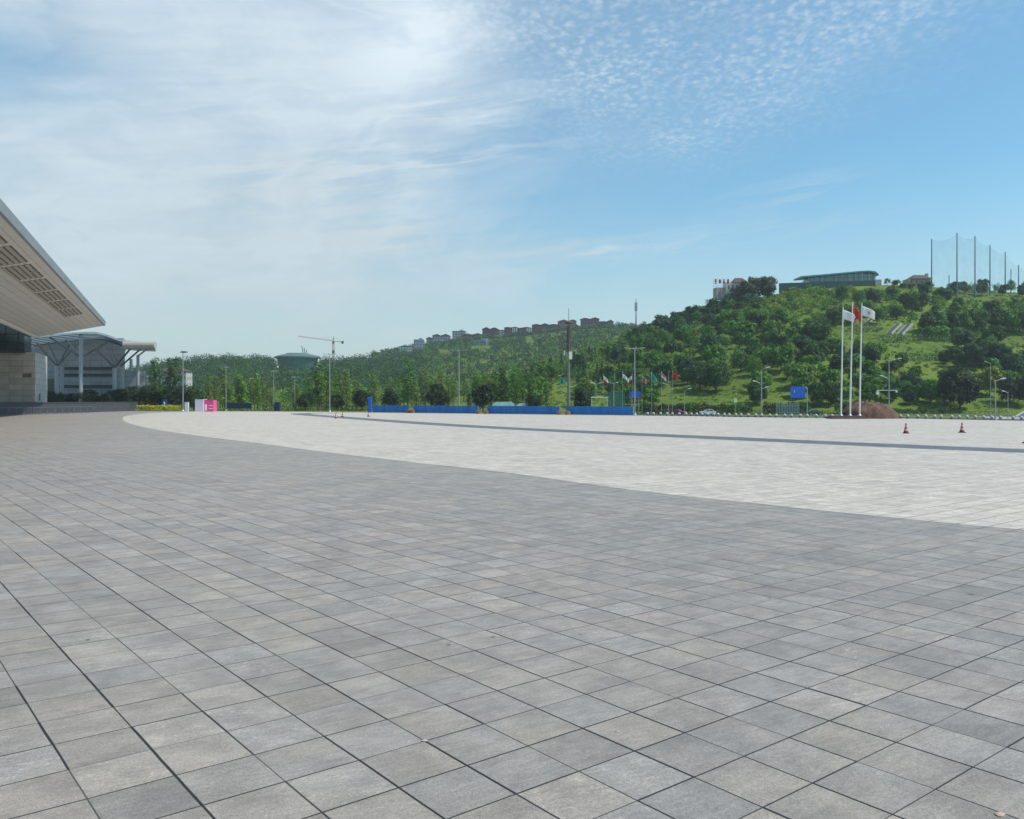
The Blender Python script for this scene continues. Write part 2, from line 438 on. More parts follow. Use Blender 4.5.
def catmull(pts, n=8):
    P = [pts[0]] + list(pts) + [pts[-1]]; out = []
    for i in range(1, len(P) - 2):
        for k in range(n):
            t = k / n; a, b, c, d = [np.array(P[j], float) for j in (i - 1, i, i + 1, i + 2)]
            out.append(tuple(.5 * ((2 * b) + (-a + c) * t + (2 * a - 5 * b + 4 * c - d) * t * t + (-a + 3 * b - 3 * c + d) * t ** 3)))
    out.append(tuple(P[-2])); return out
def flat_sheet(name, poly, z, mat, thick=0.0):
    bm = bmesh.new()
    f = bm.faces.new([bm.verts.new((x, y, z)) for x, y in poly])
    if f.normal.z < 0: f.normal_flip()
    bm.normal_update()
    if f.normal.z < 0: bmesh.ops.reverse_faces(bm, faces=[f])
    if thick:
        r = bmesh.ops.extrude_face_region(bm, geom=[f])
        vs = [e for e in r['geom'] if isinstance(e, bmesh.types.BMVert)]
        top = [e for e in r['geom'] if isinstance(e, bmesh.types.BMFace)]
        bmesh.ops.translate(bm, verts=[v for v in bm.verts if v not in vs], vec=(0, 0, -thick))
        bmesh.ops.recalc_face_normals(bm, faces=bm.faces)
    bmesh.ops.triangulate(bm, faces=[q for q in bm.faces if len(q.verts) > 4])
    me = bpy.data.meshes.new(name); bm.to_mesh(me); bm.free(); me.materials.append(mat)
    return tag(link(name, me), kind='structure')

rim_fine = catmull(RIM, 6)
o = flat_sheet('plaza_paving', [(150, -60), *rim_fine, (-330, -60)], 0.0, M['pave_grey'], .6)
o['label'] = 'grey granite slab paving of the plaza'
outer = catmull([(95, 14), (70, 8), (50, 5.5), (34, 7), (25, 10), (16.5, 14.2), (11, 18.5), (9.06, 20.4), (6.8, 22.9), (3.7, 26.7), (0, 32.7), (-5.1, 39.4), (-10.4, 46.6), (-16.7, 55.9),
                 (-24.3, 66.7), (-35.6, 84.3), (-48, 107), (-59, 130), (-69, 154), (-76, 177), (-79, 194), (-76, 207)], 6)
inset = [(-58, 206.5), (-51, 202.6), (-31, 189.6), (21, 154.6), (30, 148.5), (37, 139), (49, 132.5), (60, 127), (68, 114), (95, 93), (140, 62), (140, 20)]
o = flat_sheet('pale_paving', outer + inset, .004, M['pave_light'])
o['label'] = 'pale granite paving of the inner circle'
cl = catmull([(120, 16), (80, 22), (58, 29.5), (41, 38), (28, 47.2), (16, 62.4), (8, 73), (0, 84.3), (-7.5, 97), (-14.4, 110.7), (-24, 131), (-33, 150), (-40, 165), (-43, 175), (-42, 182), (-37, 185)], 6)
L, Rr = [], []
for i, p in enumerate(cl):
    a = np.array(cl[max(i - 1, 0)]); b = np.array(cl[min(i + 1, len(cl) - 1)]); d = (b - a) / np.linalg.norm(b - a); n = np.array((-d[1], d[0]))
    w = 2.0
    L.append(tuple(np.array(p) + n * w)); Rr.append(tuple(np.array(p) - n * w))
b_ = MB(); k = len(L)
b_.add([(x, y, .008) for x, y in L] + [(x, y, .008) for x, y in Rr], [(i, i + 1, i + 1 + k, i + k) for i in range(k - 1)])
o = b_.build('paving_band', M['pave_band'], recalc=False); tag(o, 'dark granite band curving across the pale paving', kind='structure')
for p in o.data.polygons:
    if p.normal.z < 0: o.data.flip_normals(); break

# the road behind the plaza and a paved branch of it
def land_strip(name, pts, w, lift, mat):
    P = catmull(pts, 10); vs, fs = [], []
    for i, p in enumerate(P):
        a = np.array(P[max(i - 1, 0)]); b = np.array(P[min(i + 1, len(P) - 1)]); d = (b - a) / max(1e-6, np.linalg.norm(b - a)); n = np.array((-d[1], d[0]))
        for j in range(5):
            q = np.array(p) + n * w * (j / 4 - .5); vs.append((q[0], q[1], tz(q[0], q[1]) + lift))
    for i in range(len(P) - 1):
        for j in range(4): fs.append((i * 5 + j, i * 5 + j + 1, i * 5 + 6 + j, i * 5 + 5 + j))
    mb = MB(); mb.add(vs, fs); return tag(mb.build(name, mat, smooth=True), kind='structure')
land_strip('road', [(240, 226), (150, 232), (90, 238), (30, 241), (-20, 243), (-70, 246)], 11, .03, M['asphalt'])['label'] = 'road running along the foot of the hill'
land_strip('side_road', [(82, 124), (95, 140), (104, 158), (110, 180), (120, 205)], 16, .10, M['apron'])['label'] = 'pale paved branch road beyond the bollards'

# ------------------------------------------------------------------ sun, sky, air, camera
SUN_EL, SUN_AZ = math.radians(53), math.radians(101)     # high summer sun, off to the right and a little behind
sd = Vector((math.sin(SUN_AZ) * math.cos(SUN_EL), math.cos(SUN_AZ) * math.cos(SUN_EL), math.sin(SUN_EL)))
ld = bpy.data.lights.new('sun', 'SUN'); ld.energy = 3.6; ld.angle = math.radians(1.2); ld.color = (1, .93, .82)
lo = bpy.data.objects.new('sun', ld); COL.objects.link(lo); lo.rotation_euler = (-sd).to_track_quat('-Z', 'Y').to_euler(); lo.location = (0, 0, 200)

def build_world():
    w = bpy.data.worlds.new('World'); sc.world = w; w.use_nodes = True
    t = NT(w.node_tree); bg = w.node_tree.nodes['Background']; S = .075
    sky = t.new('ShaderNodeTexSky', sky_type='NISHITA'); sky.sun_disc = False
    sky.sun_elevation = SUN_EL; sky.sun_rotation = SUN_AZ; sky.altitude = 250; sky.air_density = 1.0; sky.dust_density = 1.2; sky.ozone_density = 1.6
    d = t.new('ShaderNodeTexCoord').outputs['Generated']
    x, y, z = t.sep(d)
    az = t.m('MULTIPLY', t.m('ARCTAN2', x, y), 180 / PI); el = t.m('MULTIPLY', t.m('ARCSINE', z), 180 / PI)
    def AE(px, py):
        u, v = (px - CX) / F, (HZ - py) / F
        a = math.atan(u); return math.degrees(a), math.degrees(math.atan(v * math.cos(a)))
    def blob(px, py, sx, sy, rot=0.0):
        a, e = AE(px, py); sx /= 15.0; sy /= 15.0
        dx, dy = t.m('SUBTRACT', az, a), t.m('SUBTRACT', el, e)
        c, s = math.cos(math.radians(rot)), math.sin(math.radians(rot))
        rx = t.m('ADD', t.m('MULTIPLY', dx, c / sx), t.m('MULTIPLY', dy, s / sx)); ry = t.m('ADD', t.m('MULTIPLY', dx, -s / sy), t.m('MULTIPLY', dy, c / sy))
        q = t.m('ADD', t.m('MULTIPLY', rx, rx), t.m('MULTIPLY', ry, ry))
        return t.m('POWER', 2.71828, t.m('MULTIPLY', q, -1.0))
    def summ(*a):
        r = a[0]
        for b in a[1:]: r = t.m('ADD', r, b)
        return r
    # high veil and cirrus: noise drawn out along the wind, sheared and warped
    p0 = t.xyz(t.m('MULTIPLY', az, .05), t.m('MULTIPLY', el, .11), 2.0)
    warp = t.noise(p0, 1.5, 4, .55, out=1)
    wx, wy, wz = t.sep(warp)
    shear = t.m('ADD', el, t.m('MULTIPLY', az, -.14))
    pc = t.xyz(t.m('ADD', t.m('MULTIPLY', az, .062), t.m('MULTIPLY', wx, 1.25)), t.m('ADD', t.m('MULTIPLY', shear, .125), t.m('MULTIPLY', wy, 1.35)), 5.0)
    f1 = t.noise(pc, 1.6, 9, .60, .4)
    pf = t.xyz(t.m('ADD', t.m('MULTIPLY', az, .06), t.m('MULTIPLY', wx, .5)), t.m('ADD', t.m('MULTIPLY', shear, .55), t.m('MULTIPLY', wy, .9)), 1.0)
    f2 = t.noise(pf, 2.2, 8, .62, .3)
    veil = summ(blob(-40, 200, 300, 200), t.m('MULTIPLY', blob(230, 170, 190, 150), .85), t.m('MULTIPLY', blob(330, 40, 140, 90), .80), t.m('MULTIPLY', blob(150, 15, 200, 26, -8), .6),
                t.m('MULTIPLY', blob(300, 300, 330, 65), .7), t.m('MULTIPLY', blob(410, 38, 62, 42, 20), .75))
    gap = t.m('ADD', t.m('MULTIPLY', blob(50, 80, 110, 36, 8), .62), t.m('MULTIPLY', blob(-20, 50, 70, 30), .3))
    veil = t.m('SUBTRACT', veil, gap)
    streaks = summ(t.m('MULTIPLY', blob(450, 158, 95, 9, 5), .55), t.m('MULTIPLY', blob(370, 238, 60, 12, 4), .6), t.m('MULTIPLY', blob(330, 180, 90, 22), .4), t.m('MULTIPLY', blob(470, 110, 70, 14, 6), .32),
                   t.m('MULTIPLY', blob(800, 190, 60, 12, 6), .35), t.m('MULTIPLY', blob(760, 230, 160, 18, 5), .22), t.m('MULTIPLY', blob(570, 255, 90, 12, 4), .28))
    vn = t.m('SUBTRACT', 1.0, t.m('POWER', 2.71828, t.m('MULTIPLY', t.m('MAXIMUM', veil, 0.0), -1.7)))
    fm = t.m('ADD', t.m('MULTIPLY', t.m('SUBTRACT', f1, .5), .9), t.m('MULTIPLY', t.m('SUBTRACT', f2, .5), .22))
    cir = t.ramp(t.m('ADD', vn, t.m('MULTIPLY', fm, t.ramp(vn, 0, .35, 0, 1))), -.02, 1.0, 0, 1, False)
    cir = t.m('ADD', cir, t.m('MULTIPLY', streaks, t.ramp(f2, .35, .66, 0, 1.3)))
    cir = t.m('MULTIPLY', cir, t.ramp(f2, .2, .8, .95, 1.04))
    # horizon veil
    hz = t.m('MULTIPLY', t.ramp(el, 0.0, 16.0, 1.0, 0.0), t.ramp(az, -6, 38, 1.0, .62))
    cir = t.m('MAXIMUM', cir, t.m('MULTIPLY', hz, t.ramp(f1, .2, .8, .85, 1.05)))
    # dappled altocumulus: small puffs on a high plane
    iz = t.m('DIVIDE', 1.0, t.m('ADD', t.m('MAXIMUM', z, 0.0), .06))
    cp = t.xyz(t.m('MULTIPLY', x, iz), t.m('MULTIPLY', y, iz), 0)
    cw = t.noise(cp, 2.0, 3, .5, out=1)
    cpx, cpy, _ = t.sep(cp); cwx, cwy, _ = t.sep(cw)
    cp2 = t.xyz(t.m('ADD', cpx, t.m('MULTIPLY', cwx, .07)), t.m('ADD', t.m('MULTIPLY', cpy, .75), t.m('MULTIPLY', cwy, .07)), 0)
    vo = t.new('ShaderNodeTexVoronoi', feature='SMOOTH_F1'); t.put(vo.inputs['Vector'], cp2); vo.inputs['Scale'].default_value = 43; vo.inputs['Smoothness'].default_value = .5
    vo2 = t.new('ShaderNodeTexVoronoi', feature='SMOOTH_F1'); t.put(vo2.inputs['Vector'], cp2); vo2.inputs['Scale'].default_value = 72; vo2.inputs['Smoothness'].default_value = .5
    vd = t.m('ADD', t.m('MULTIPLY', vo.outputs['Distance'], .62), t.m('MULTIPLY', vo2.outputs['Distance'], .38))
    d1 = t.m('SUBTRACT', .95, t.m('ADD', vd, t.m('MULTIPLY', t.m('SUBTRACT', t.noise(cp2, 48, 4, .65), .5), 1.1))); d2 = t.noise(cp2, 3.2, 4, .6)
    dap = t.m('MULTIPLY', t.ramp(d1, .22, .92), t.ramp(d2, .32, .62, .30, 1.0))
    area = summ(blob(640, 45, 150, 75, -8), t.m('MULTIPLY', blob(850, 10, 130, 60, 12), 1.0), t.m('MULTIPLY', blob(650, 130, 60, 40), .55), t.m('MULTIPLY', blob(740, 75, 110, 45, 20), .6), t.m('MULTIPLY', blob(580, 10, 90, 50), .4))
    dap = t.m('MULTIPLY', t.m('MULTIPLY', dap, t.m('MINIMUM', area, 1.0)), .42)
    haze2 = t.m('MULTIPLY', t.m('MINIMUM', area, 1.0), .14)
    dens = t.m('ADD', t.m('ADD', cir, dap), haze2, clamp=True)
    # lit side of the cloud: brighter where it is thin and high
    cc = t.mix(t.ramp(t.m('ADD', el, t.m('ADD', t.m('MULTIPLY', t.m('SUBTRACT', f1, .5), 30.0), t.m('MULTIPLY', t.m('SUBTRACT', f2, .5), 6.0))), 2, 24), (.49 / S, .545 / S, .56 / S), (.575 / S, .665 / S, .72 / S))
    bright = t.m('ADD', blob(410, 38, 70, 50, 20), t.m('MULTIPLY', dap, .9), clamp=True)
    cc = t.mix(t.m('MULTIPLY', bright, .75), cc, (.74 / S, .82 / S, .87 / S))
    hs = t.new('ShaderNodeHueSaturation'); hs.inputs['Saturation'].default_value = 1.0; t.put(hs.inputs['Color'], t.mix(1.0, sky.outputs[0], (1.08, 1.68, 1.70), 'MULTIPLY'))
    c = t.mix(t.m('MULTIPLY', dens, .88), hs.outputs[0], cc)
    t.put(bg.inputs[0], c); bg.inputs[1].default_value = S
build_world(); sc.world.cycles.sampling_method = "MANUAL"; sc.world.cycles.sample_map_resolution = 256

def build_haze(density):
    m = bpy.data.materials.new('air'); m.use_nodes = True; nt = m.node_tree; nt.nodes.clear()
    o = nt.nodes.new('ShaderNodeOutputMaterial'); v = nt.nodes.new('ShaderNodeVolumePrincipled')
    v.inputs['Color'].default_value = (.78, .88, 1, 1); v.inputs['Density'].default_value = density; v.inputs['Anisotropy'].default_value = .3
    nt.links.new(v.outputs[0], o.inputs['Volume'])
    b = MB().box((0, 1300, 62), (6200, 4000, 144)); ob = b.build('haze', m)
    tag(ob, 'thin bluish summer haze over the whole place', kind='stuff')
HAZE = 0.00014
if HAZE: build_haze(HAZE)

cam = bpy.data.cameras.new('camera'); co = bpy.data.objects.new('camera', cam); COL.objects.link(co)
cam.sensor_width = 36; cam.lens = 36 * F / 1024; cam.shift_y = -(409.5 - HZ) / 1024
cam.clip_start = .1; cam.clip_end = 9000
co.location = (0, 0, H); co.rotation_euler = (PI / 2, 0, 0); sc.camera = co
sc.view_settings.view_transform = 'Standard'; sc.view_settings.look = 'None'; sc.view_settings.exposure = .30; sc.view_settings.gamma = 1
sc.view_settings.use_curve_mapping = False
sc.cycles.max_bounces = 6; sc.cycles.transparent_max_bounces = 12; sc.cycles.volume_bounces = 1; sc.cycles.diffuse_bounces = 3
sc.cycles.use_denoising = True; sc.cycles.sample_clamp_indirect = 8
try: sc.cycles.denoiser = 'OPENIMAGEDENOISE'
except Exception: pass

# ------------------------------------------------------------------ exhibition hall: a long cantilevered roof over a stone and glass hall
def panel_mat(name, col, gap, axis, width, edge=.02, rough=.6, extra=None, spec=.3, var=.10, metal=0):
    """cladding with dark joints every `gap` metres along one local axis (and every extra metres along a second one)"""
    m, t, b = mat_nt(name)
    P = t.new('ShaderNodeTexCoord').outputs['Object']; c = t.sep(P)
    def ln(v, g):
        q = t.m('FRACT', t.m('DIVIDE', v, g)); d = t.m('MINIMUM', q, t.m('SUBTRACT', 1.0, q)); return t.ramp(d, width / g * .5, width / g, 1, 0)
    j = ln(c[axis], gap); cell = t.xyz(t.m('FLOOR', t.m('DIVIDE', c[axis], gap)), 0)
    if extra:
        j = t.m('MAXIMUM', j, ln(c[extra[0]], extra[1])); cell = t.xyz(t.m('FLOOR', t.m('DIVIDE', c[axis], gap)), t.m('FLOOR', t.m('DIVIDE', c[extra[0]], extra[1])))
    w = t.white(cell)[0]; n = t.noise(P, .6, 4, .6)
    k = t.m('MULTIPLY', t.ramp(w, 0, 1, 1 - var, 1 + var, False), t.ramp(n, .3, .7, 1 - var, 1 + var))
    cc = t.mix(1.0, col, t.gray(k), 'MULTIPLY'); cc = t.mix(j, cc, tuple(x * .35 for x in col))
    t.put(b.inputs['Base Color'], cc); b.inputs['Roughness'].default_value = rough; b.inputs['Specular IOR Level'].default_value = spec; b.inputs['Metallic'].default_value = metal
    return m
M['soffit'] = panel_mat('soffit boards', (.64, .62, .60), 1.15, 0, .035, var=.05)
M['hall_stone'] = panel_mat('hall stone', (.46, .40, .33), 1.2, 2, .03, extra=(0, 2.4))
M['hall_stone_skylit'] = panel_mat('hall stone skylit', (.44, .43, .42), 1.2, 2, .03, extra=(1, 2.4))  # the same hall stone, with the side face's cooler skylight put into the colour
M['curtain'] = panel_mat('dark curtain glass', (.015, .04, .048), 2.0, 1, .10, extra=(2, 1.6), rough=.12, spec=.8)
M['pav_wall'] = panel_mat('pavilion cladding', (.33, .345, .37), 3.2, 0, .05, extra=(2, 1.6))
M['canopy_glass'] = panel_mat('canopy glazing', (.44, .50, .54), 3.0, 0, .55, extra=(1, 3.5), rough=.25, spec=.6)
_t = NT(M['canopy_glass'].node_tree); _tr = _t.new('ShaderNodeBsdfTranslucent'); _tr.inputs[0].default_value = (.62, .70, .75, 1); _mx = _t.new('ShaderNodeMixShader'); _mx.inputs[0].default_value = .68
_t.l.new(_t.n['Principled BSDF'].outputs[0], _mx.inputs[1]); _t.l.new(_tr.outputs[0], _mx.inputs[2]); _t.l.new(_mx.outputs[0], _t.n['Material Output'].inputs[0])
M['wall_granite'] = panel_mat('grey granite wall', (.062, .066, .074), 1.0, 0, .03, extra=(2, .8))

dv = Vector((-.395, 1, 0)).normalized()                  # along the eave, away from the viewer
yaw = math.atan2(dv.y, dv.x) - PI / 2                    # local +y runs along the eave, local -x is inwards
hall = thing('exhibition_hall', (-90.1, 190, 0), 'huge hall with overhanging pale roof above dark glass and stone wall', 'hall', rz=yaw)
S0, S1 = -150.0, 0.0
roof = MB().prism([(0, 20.1), (-.2, 19.36), (-13.5, 16.46), (-13.9, 16.9), (-30, 26.5), (-30, 27.4), (-12, 23.6)], lambda a, b, d: (a, d, b), S0, S1)
rf = roof.build('roof', M['roof_metal'], hall)
MB().prism([(.12, 20.22), (.02, 19.26), (-.28, 19.20), (-.28, 19.36), (-.1, 20.22)], lambda a, b, d: (a, d, b), S0 - .1, S1 + .1).build('fascia', M['fascia'], rf)
MB().prism([(-.29, 19.33), (-13.45, 16.455), (-13.45, 16.36), (-.29, 19.24)], lambda a, b, d: (a, d, b), S0, S1 + .05).build('soffit', M['soffit'], rf)
MB().prism([(-12.95, 16.44), (-13.7, 16.42), (-13.7, 16.05), (-13.3, 16.05), (-12.95, 16.3)], lambda a, b, d: (a, d, b), S0, S1 + .06).build('edge_trim', M['white_paint'], rf)
sof = lambda w: 19.24 - (w - .29) * .2188
for i in range(9):
    s1 = -31 - i * 13.0; s0 = s1 - 11.4
    v = MB(); slot = MB()
    slot.prism([(-1.7, sof(1.7) - .004), (-4.7, sof(4.7) - .004), (-4.7, sof(4.7) - .02), (-1.7, sof(1.7) - .02)], lambda a, b, d: (a, d, b), s0, s1)
    vo = slot.build('vent', M['slot'], rf)
    for k in range(5):
        w = 1.93 + k * .62
        v.prism([(-w, sof(w) - .03), (-w - .36, sof(w + .36) - .03), (-w - .36, sof(w + .36) - .10), (-w, sof(w) - .10)], lambda a, b, d: (a, d, b), s0 - .1, s1 + .1)
    for q in (.5,):
        sm = s0 + (s1 - s0) * q
        v.prism([(-1.7, sof(1.7) - .03), (-4.7, sof(4.7) - .03), (-4.7, sof(4.7) - .12), (-1.7, sof(1.7) - .12)], lambda a, b, d: (a, d, b), sm - .07, sm + .07)
    v.build('vent_slats', M['soffit_plain'], vo)
# glass facade leaning under the soffit, stone base block
gl = MB().box((-36.9, -8, 19), (46, 9, 13.4)).build('glass_facade', M['curtain'], hall)
MB().box((-22.5, -84, 9), (.6, 140, 18)).build('long_wall', M['curtain'], hall)
mu = MB()
for k in range(14):
    mu.box((-15 - k * 2.2, -12.6, 15), (.12, .2, 5.3))
for zz in (14.2, 16.0): mu.box((-30, -12.62, zz), (32, .16, .14))
mu.build('mullions', M['dark_steel'], gl)
def hall_local(x, Y): return hall_inv @ Vector((x, Y, 0))
hall_inv = (Matrix.Translation((-90.1, 190, 0)) @ Matrix.Rotation(yaw, 4, 'Z')).inverted()
c0 = hall_local(gx(34.5, 175), 175)
sw = MB().box((c0.x - 30, c0.y + 9, 6.2), (60, 18, 12.6)).build('stone_wall', M['hall_stone'], hall)
MB().box((c0.x + .06, c0.y + 9, 6.2), (.12, 18.02, 12.62)).build('side_wall', M['hall_stone_skylit'], hall)
for dx, wd, z0 in ((-.5, 1.6, 10.0), (-6.2, 2.8, 10.05), (-13, 3, 10.05)):
    MB().box((c0.x + dx - wd / 2, c0.y - .01, z0 - 2.2), (wd, .12, .85)).build('slot_window', M['slot'], sw)
MB().box((c0.x + .13, c0.y + 6, 3.4), (.1, 2.2, 1.5)).build('vent_opening', M['slot'], sw)

# ------------------------------------------------------------------ pavilion with a wavy canopy on branching struts
def pt(px, py, Y): return Vector((gx(px, Y), Y, gz(py, Y)))
pav = thing('entrance_pavilion', (gx(90, 238), 238, 0), 'grey panelled pavilion under a wavy glass canopy on branching steel struts', 'pavilion')
pl = lambda v: Vector(v) - pav.location
prof = [(22, 338.4), (36, 336.2), (50, 334.6), (62, 333.4), (74, 332.4), (86, 331.8), (95, 331.9), (103, 333.4), (111, 336), (119, 338.8), (127, 340.6), (140, 341.4), (155, 342)]
YF, YB = 229, 262
top = [pl(pt(px, py, YF)) for px, py in catmull(prof, 3)]
cb = MB(); n = len(top); th = .35
vs = []
for y in (0, YB - YF):
    for p in top: vs.append((p.x - .41 * y, p.y + y, p.z))
    for p in top: vs.append((p.x - .41 * y, p.y + y, p.z - th))
fs = []
for i in range(n - 1):
    fs += [(i, i + 1, 2 * n + i + 1, 2 * n + i), (n + i + 1, n + i, 3 * n + i, 3 * n + i + 1), (i, n + i, n + i + 1, i + 1), (2 * n + i + 1, 3 * n + i + 1, 3 * n + i, 2 * n + i)]
fs += [(0, 2 * n, 3 * n, n), (n - 1, 2 * n - 1, 4 * n - 1, 3 * n - 1)]
cb.add(vs, fs); cano = cb.build('canopy', M['canopy_glass'], pav)
for k in range(7):
    y = .4 + k * 5.2
    MB().tube([(p.x - .41 * y, p.y + y, p.z - th - .28) for p in top], .13, 6).build('rib', M['dark_steel'], cano)
MB().tube([pl(pt(125, 345.2, YF)) + Vector((0, -.6, 0)), pl(pt(156.5, 345.4, YF)) + Vector((0, -.6, 0))], 1.0, 14).build('edge_tube', M['soffit_plain'], cano)
def tb(name, p, q, r, mat): return MB().tube([pl(p), pl(q)], r, 10).build(name, mat, pav)
tb('column', pt(81, 415, 231), pt(81, 333.5, 231), .52, M['pole_grey'])
for px, pv, yy in ((57, 366, 236), (62, 367, 242), (114.6, 368, 236), (122.5, 365, 243), (131, 359, 252), (138, 355, 244)):
    tb('column', pt(px, 412, yy), pt(px, pv, yy), .58 if yy < 244 else .42, M['pole_grey'])
for a, b, r in (((57, 366, 236), (36.5, 343, 232), .34), ((58, 365, 236), (48.5, 343, 240), .34), ((58, 366, 236), (69, 345, 243), .32), ((57.5, 366, 236), (80, 341, 250), .28),
                ((81, 357, 231), (50, 337.5, 230), .38), ((81, 357, 231), (66, 340, 246), .28), ((81, 356, 231), (86, 339, 236), .34), ((81.5, 357, 231), (107, 342, 236), .34),
                ((114, 367, 236), (92, 344, 231), .36), ((114.6, 366, 236), (108, 345, 243), .34), ((115, 367, 236), (133, 345.6, 231), .34), ((121, 366, 241), (143, 347, 234), .30),
                ((118, 361, 240), (104, 343, 250), .26), ((138, 356, 244), (148, 348.4, 236), .26), ((119, 361, 240), (128, 345, 252), .26)):
    tb('strut', pt(*a), pt(*b), r * .8, M['strut'])
wl = MB().box(pl(((gx(30, 252) + gx(124, 252)) / 2, 252, 10.3)), (gx(124, 252) - gx(30, 252), 1.2, 21.2)).build('wall', M['pav_wall'], pav)
for py in (368.5, 375, 386.5):
    MB().box(pl(((gx(58, 251) + gx(113, 251)) / 2, 251.3, gz(py, 251.3))), (gx(113, 251) - gx(58, 251), .3, .9)).build('louvre_band', M['dark_steel'], wl)
MB().box(pl((gx(52, 251), 251.25, 4.6)), (3.0, .3, 9)).build('door', M['slot'], wl)
MB().box(pl(((gx(122, 246) + gx(145, 246)) / 2, 246, 5)), (gx(145, 246) - gx(122, 246), 1, 12)).build('low_wall', M['pav_wall'], pav)

# granite wall and pedestrian barriers in front of the hall
w0, w1 = (-96.7, 112), (-96.7, 221)
ang = math.atan2(w1[1] - w0[1], w1[0] - w0[0]); wlen = math.hypot(w1[0] - w0[0], w1[1] - w0[1])
gw = thing('garden_wall', ((w0[0] + w1[0]) / 2, (w0[1] + w1[1]) / 2, 0), 'low dark granite wall in front of the pavilion shrubs', 'wall', rz=ang)
MB().box((0, 0, .95), (wlen, .6, 2.4)).build('wall_body', M['wall_granite'], gw); MB().box((0, 0, 2.25), (wlen + .1, .8, .18)).build('coping', M['wall_granite'], gw)
def make_barrier():
    b = thing('crowd_barrier', (0, 0, 0), 'grey steel crowd barrier standing in the row before the granite wall', 'barrier', 'crowd barriers in front of the granite wall')
    f = MB().tube([(-1.2, 0, .05), (-1.2, 0, 1.4), (1.2, 0, 1.4), (1.2, 0, .05)], .05, 6); f.tube([(-1.2, 0, .25), (1.2, 0, .25)], .03, 6)
    f.build('frame', M['barrier'], b)
    bars = MB()
    for k in range(11): bars.tube([(-1.0 + k * .2, 0, .18), (-1.0 + k * .2, 0, 1.35)], .04, 5)
    bars.build('bars', M['lamp_dark'], b)
    for x in (-.95, .95): MB().tube([(x, -.35, .015), (x, 0, .14), (x, .35, .015)], .03, 6).build('foot', M['barrier'], b)
    return b
bar0 = make_barrier(); pbar = [(CX - F * 91 / Yq, Yq) for Yq in (148, 158, 170, 186)]
pts = [(gx(px, Y), Y) for px, Y in pbar]; cum = 0; k = 0
path = catmull(pts, 20); acc = 0.0; last = path[0]; spots = []
for a, b in zip(path, path[1:]):
    acc += math.hypot(b[0] - a[0], b[1] - a[1])
    if acc >= 2.62 * (len(spots) + 1): spots.append((b, math.atan2(b[1] - a[1], b[0] - a[0])))
ORD = 'first second third fourth fifth sixth seventh eighth ninth tenth eleventh twelfth thirteenth fourteenth fifteenth sixteenth seventeenth eighteenth nineteenth twentieth'.split() 
TENS = {20: 'twenty', 30: 'thirty', 40: 'forty', 50: 'fifty', 60: 'sixty'}
def ordinal(i):
    i += 1
    if i <= 20: return ORD[i - 1]
    if i % 10 == 0: return {30: 'thirtieth', 40: 'fortieth', 50: 'fiftieth', 60: 'sixtieth'}[i]
    return TENS[i // 10 * 10] + '-' + ORD[i % 10 - 1]
for i, (p, a) in enumerate(spots):
    o = bar0 if i == 0 else copy_tree(bar0)
    o.location = (p[0], p[1], 0); o.rotation_euler.z = a + R.uniform(-.05, .05)
    o['label'] = f'grey steel crowd barrier before the granite wall, {ordinal(i)} from the hall end'

# ------------------------------------------------------------------ blue hoarding
def hoarding(p, q, label):
    a = math.atan2(q[1] - p[1], q[0] - p[0]); Ln = math.hypot(q[0] - p[0], q[1] - p[1])
    r = thing('hoarding', (p[0], p[1], 0), label, 'hoarding', 'blue hoarding along the rim of the plaza', a)
    n = max(1, round(Ln / 2.2)); w = Ln / n
    for i in range(n):
        b = MB(); k = 10; prof2 = []
        for j in range(k + 1): prof2.append((i * w + .03 + (w - .06) * j / k, .03 * (j % 2)))
        outl = prof2 + [(x, y + .03) for x, y in reversed(prof2)]
        zz = R.uniform(-.03, .03)
        b.prism(outl, lambda x, y, d: (x, y, d), .08, 1.62 + zz); pn = b.build('panel', M['blue_fence'], r)
    for i in range(n + 1):
        MB().box((i * w, .08, .86), (.07, .07, 1.72)).build('post', M['blue_fence'] if i % 2 else M['pole_grey'], r)
    return r
Pa, Pb = np.array((gx(373, 192.3), 192.3)), np.array((gx(633, 154.8), 154.8))
def on_hoard(px):           # point of the hoarding line on a sight line
    u = (px - CX) / F; d = Pb - Pa
    t = (u * Pa[1] - Pa[0]) / (d[0] - u * d[1]); return tuple(Pa + d * t)
for a, b, l in ((373, 408.6, 'short blue hoarding run beside the blue toilet cabin'), (413.2, 478, 'blue hoarding run in front of the tall cross-armed lamp'),
                (487, 559.5, 'blue hoarding run between the orange planters, with a pale sheet behind'), (566, 633, 'blue hoarding run between the tall brown mast and the flags')):
    hoarding(on_hoard(a), on_hoard(b), l)
def planter(px, label, dy=0.0, sc_=1.0):
    p = on_hoard(px); r = thing('concrete_planter', (p[0], p[1] + dy, 0), label, 'planter', 'stained planters in the gaps of the hoarding')
    MB().lathe([(.75 * sc_, 0), (.8 * sc_, .12), (1.0 * sc_, .95 * sc_), (1.06 * sc_, 1.02 * sc_), (.9 * sc_, 1.03 * sc_)], 14).build('bowl', M['planter'], r)
    MB().lathe([(.85 * sc_, .9 * sc_), (.5 * sc_, 1.2 * sc_), (.1, 1.3 * sc_)], 10).build('soil', M['rust'], r)
for a in ((409, 'stained planter at the first gap, towards the blue cabin'), (413, 'stained planter at the first gap, towards the cross-armed lamp'), (478.5, 'stained planter at the second gap, under the round tree'),
          (486, 'stained planter at the second gap, beside the pale sheet'), (559, 'stained planter standing just before the tall brown mast'), (567.5, 'stained planter wrapped round the foot of the brown mast')):
    planter(a[0], a[1], -.7, .62)
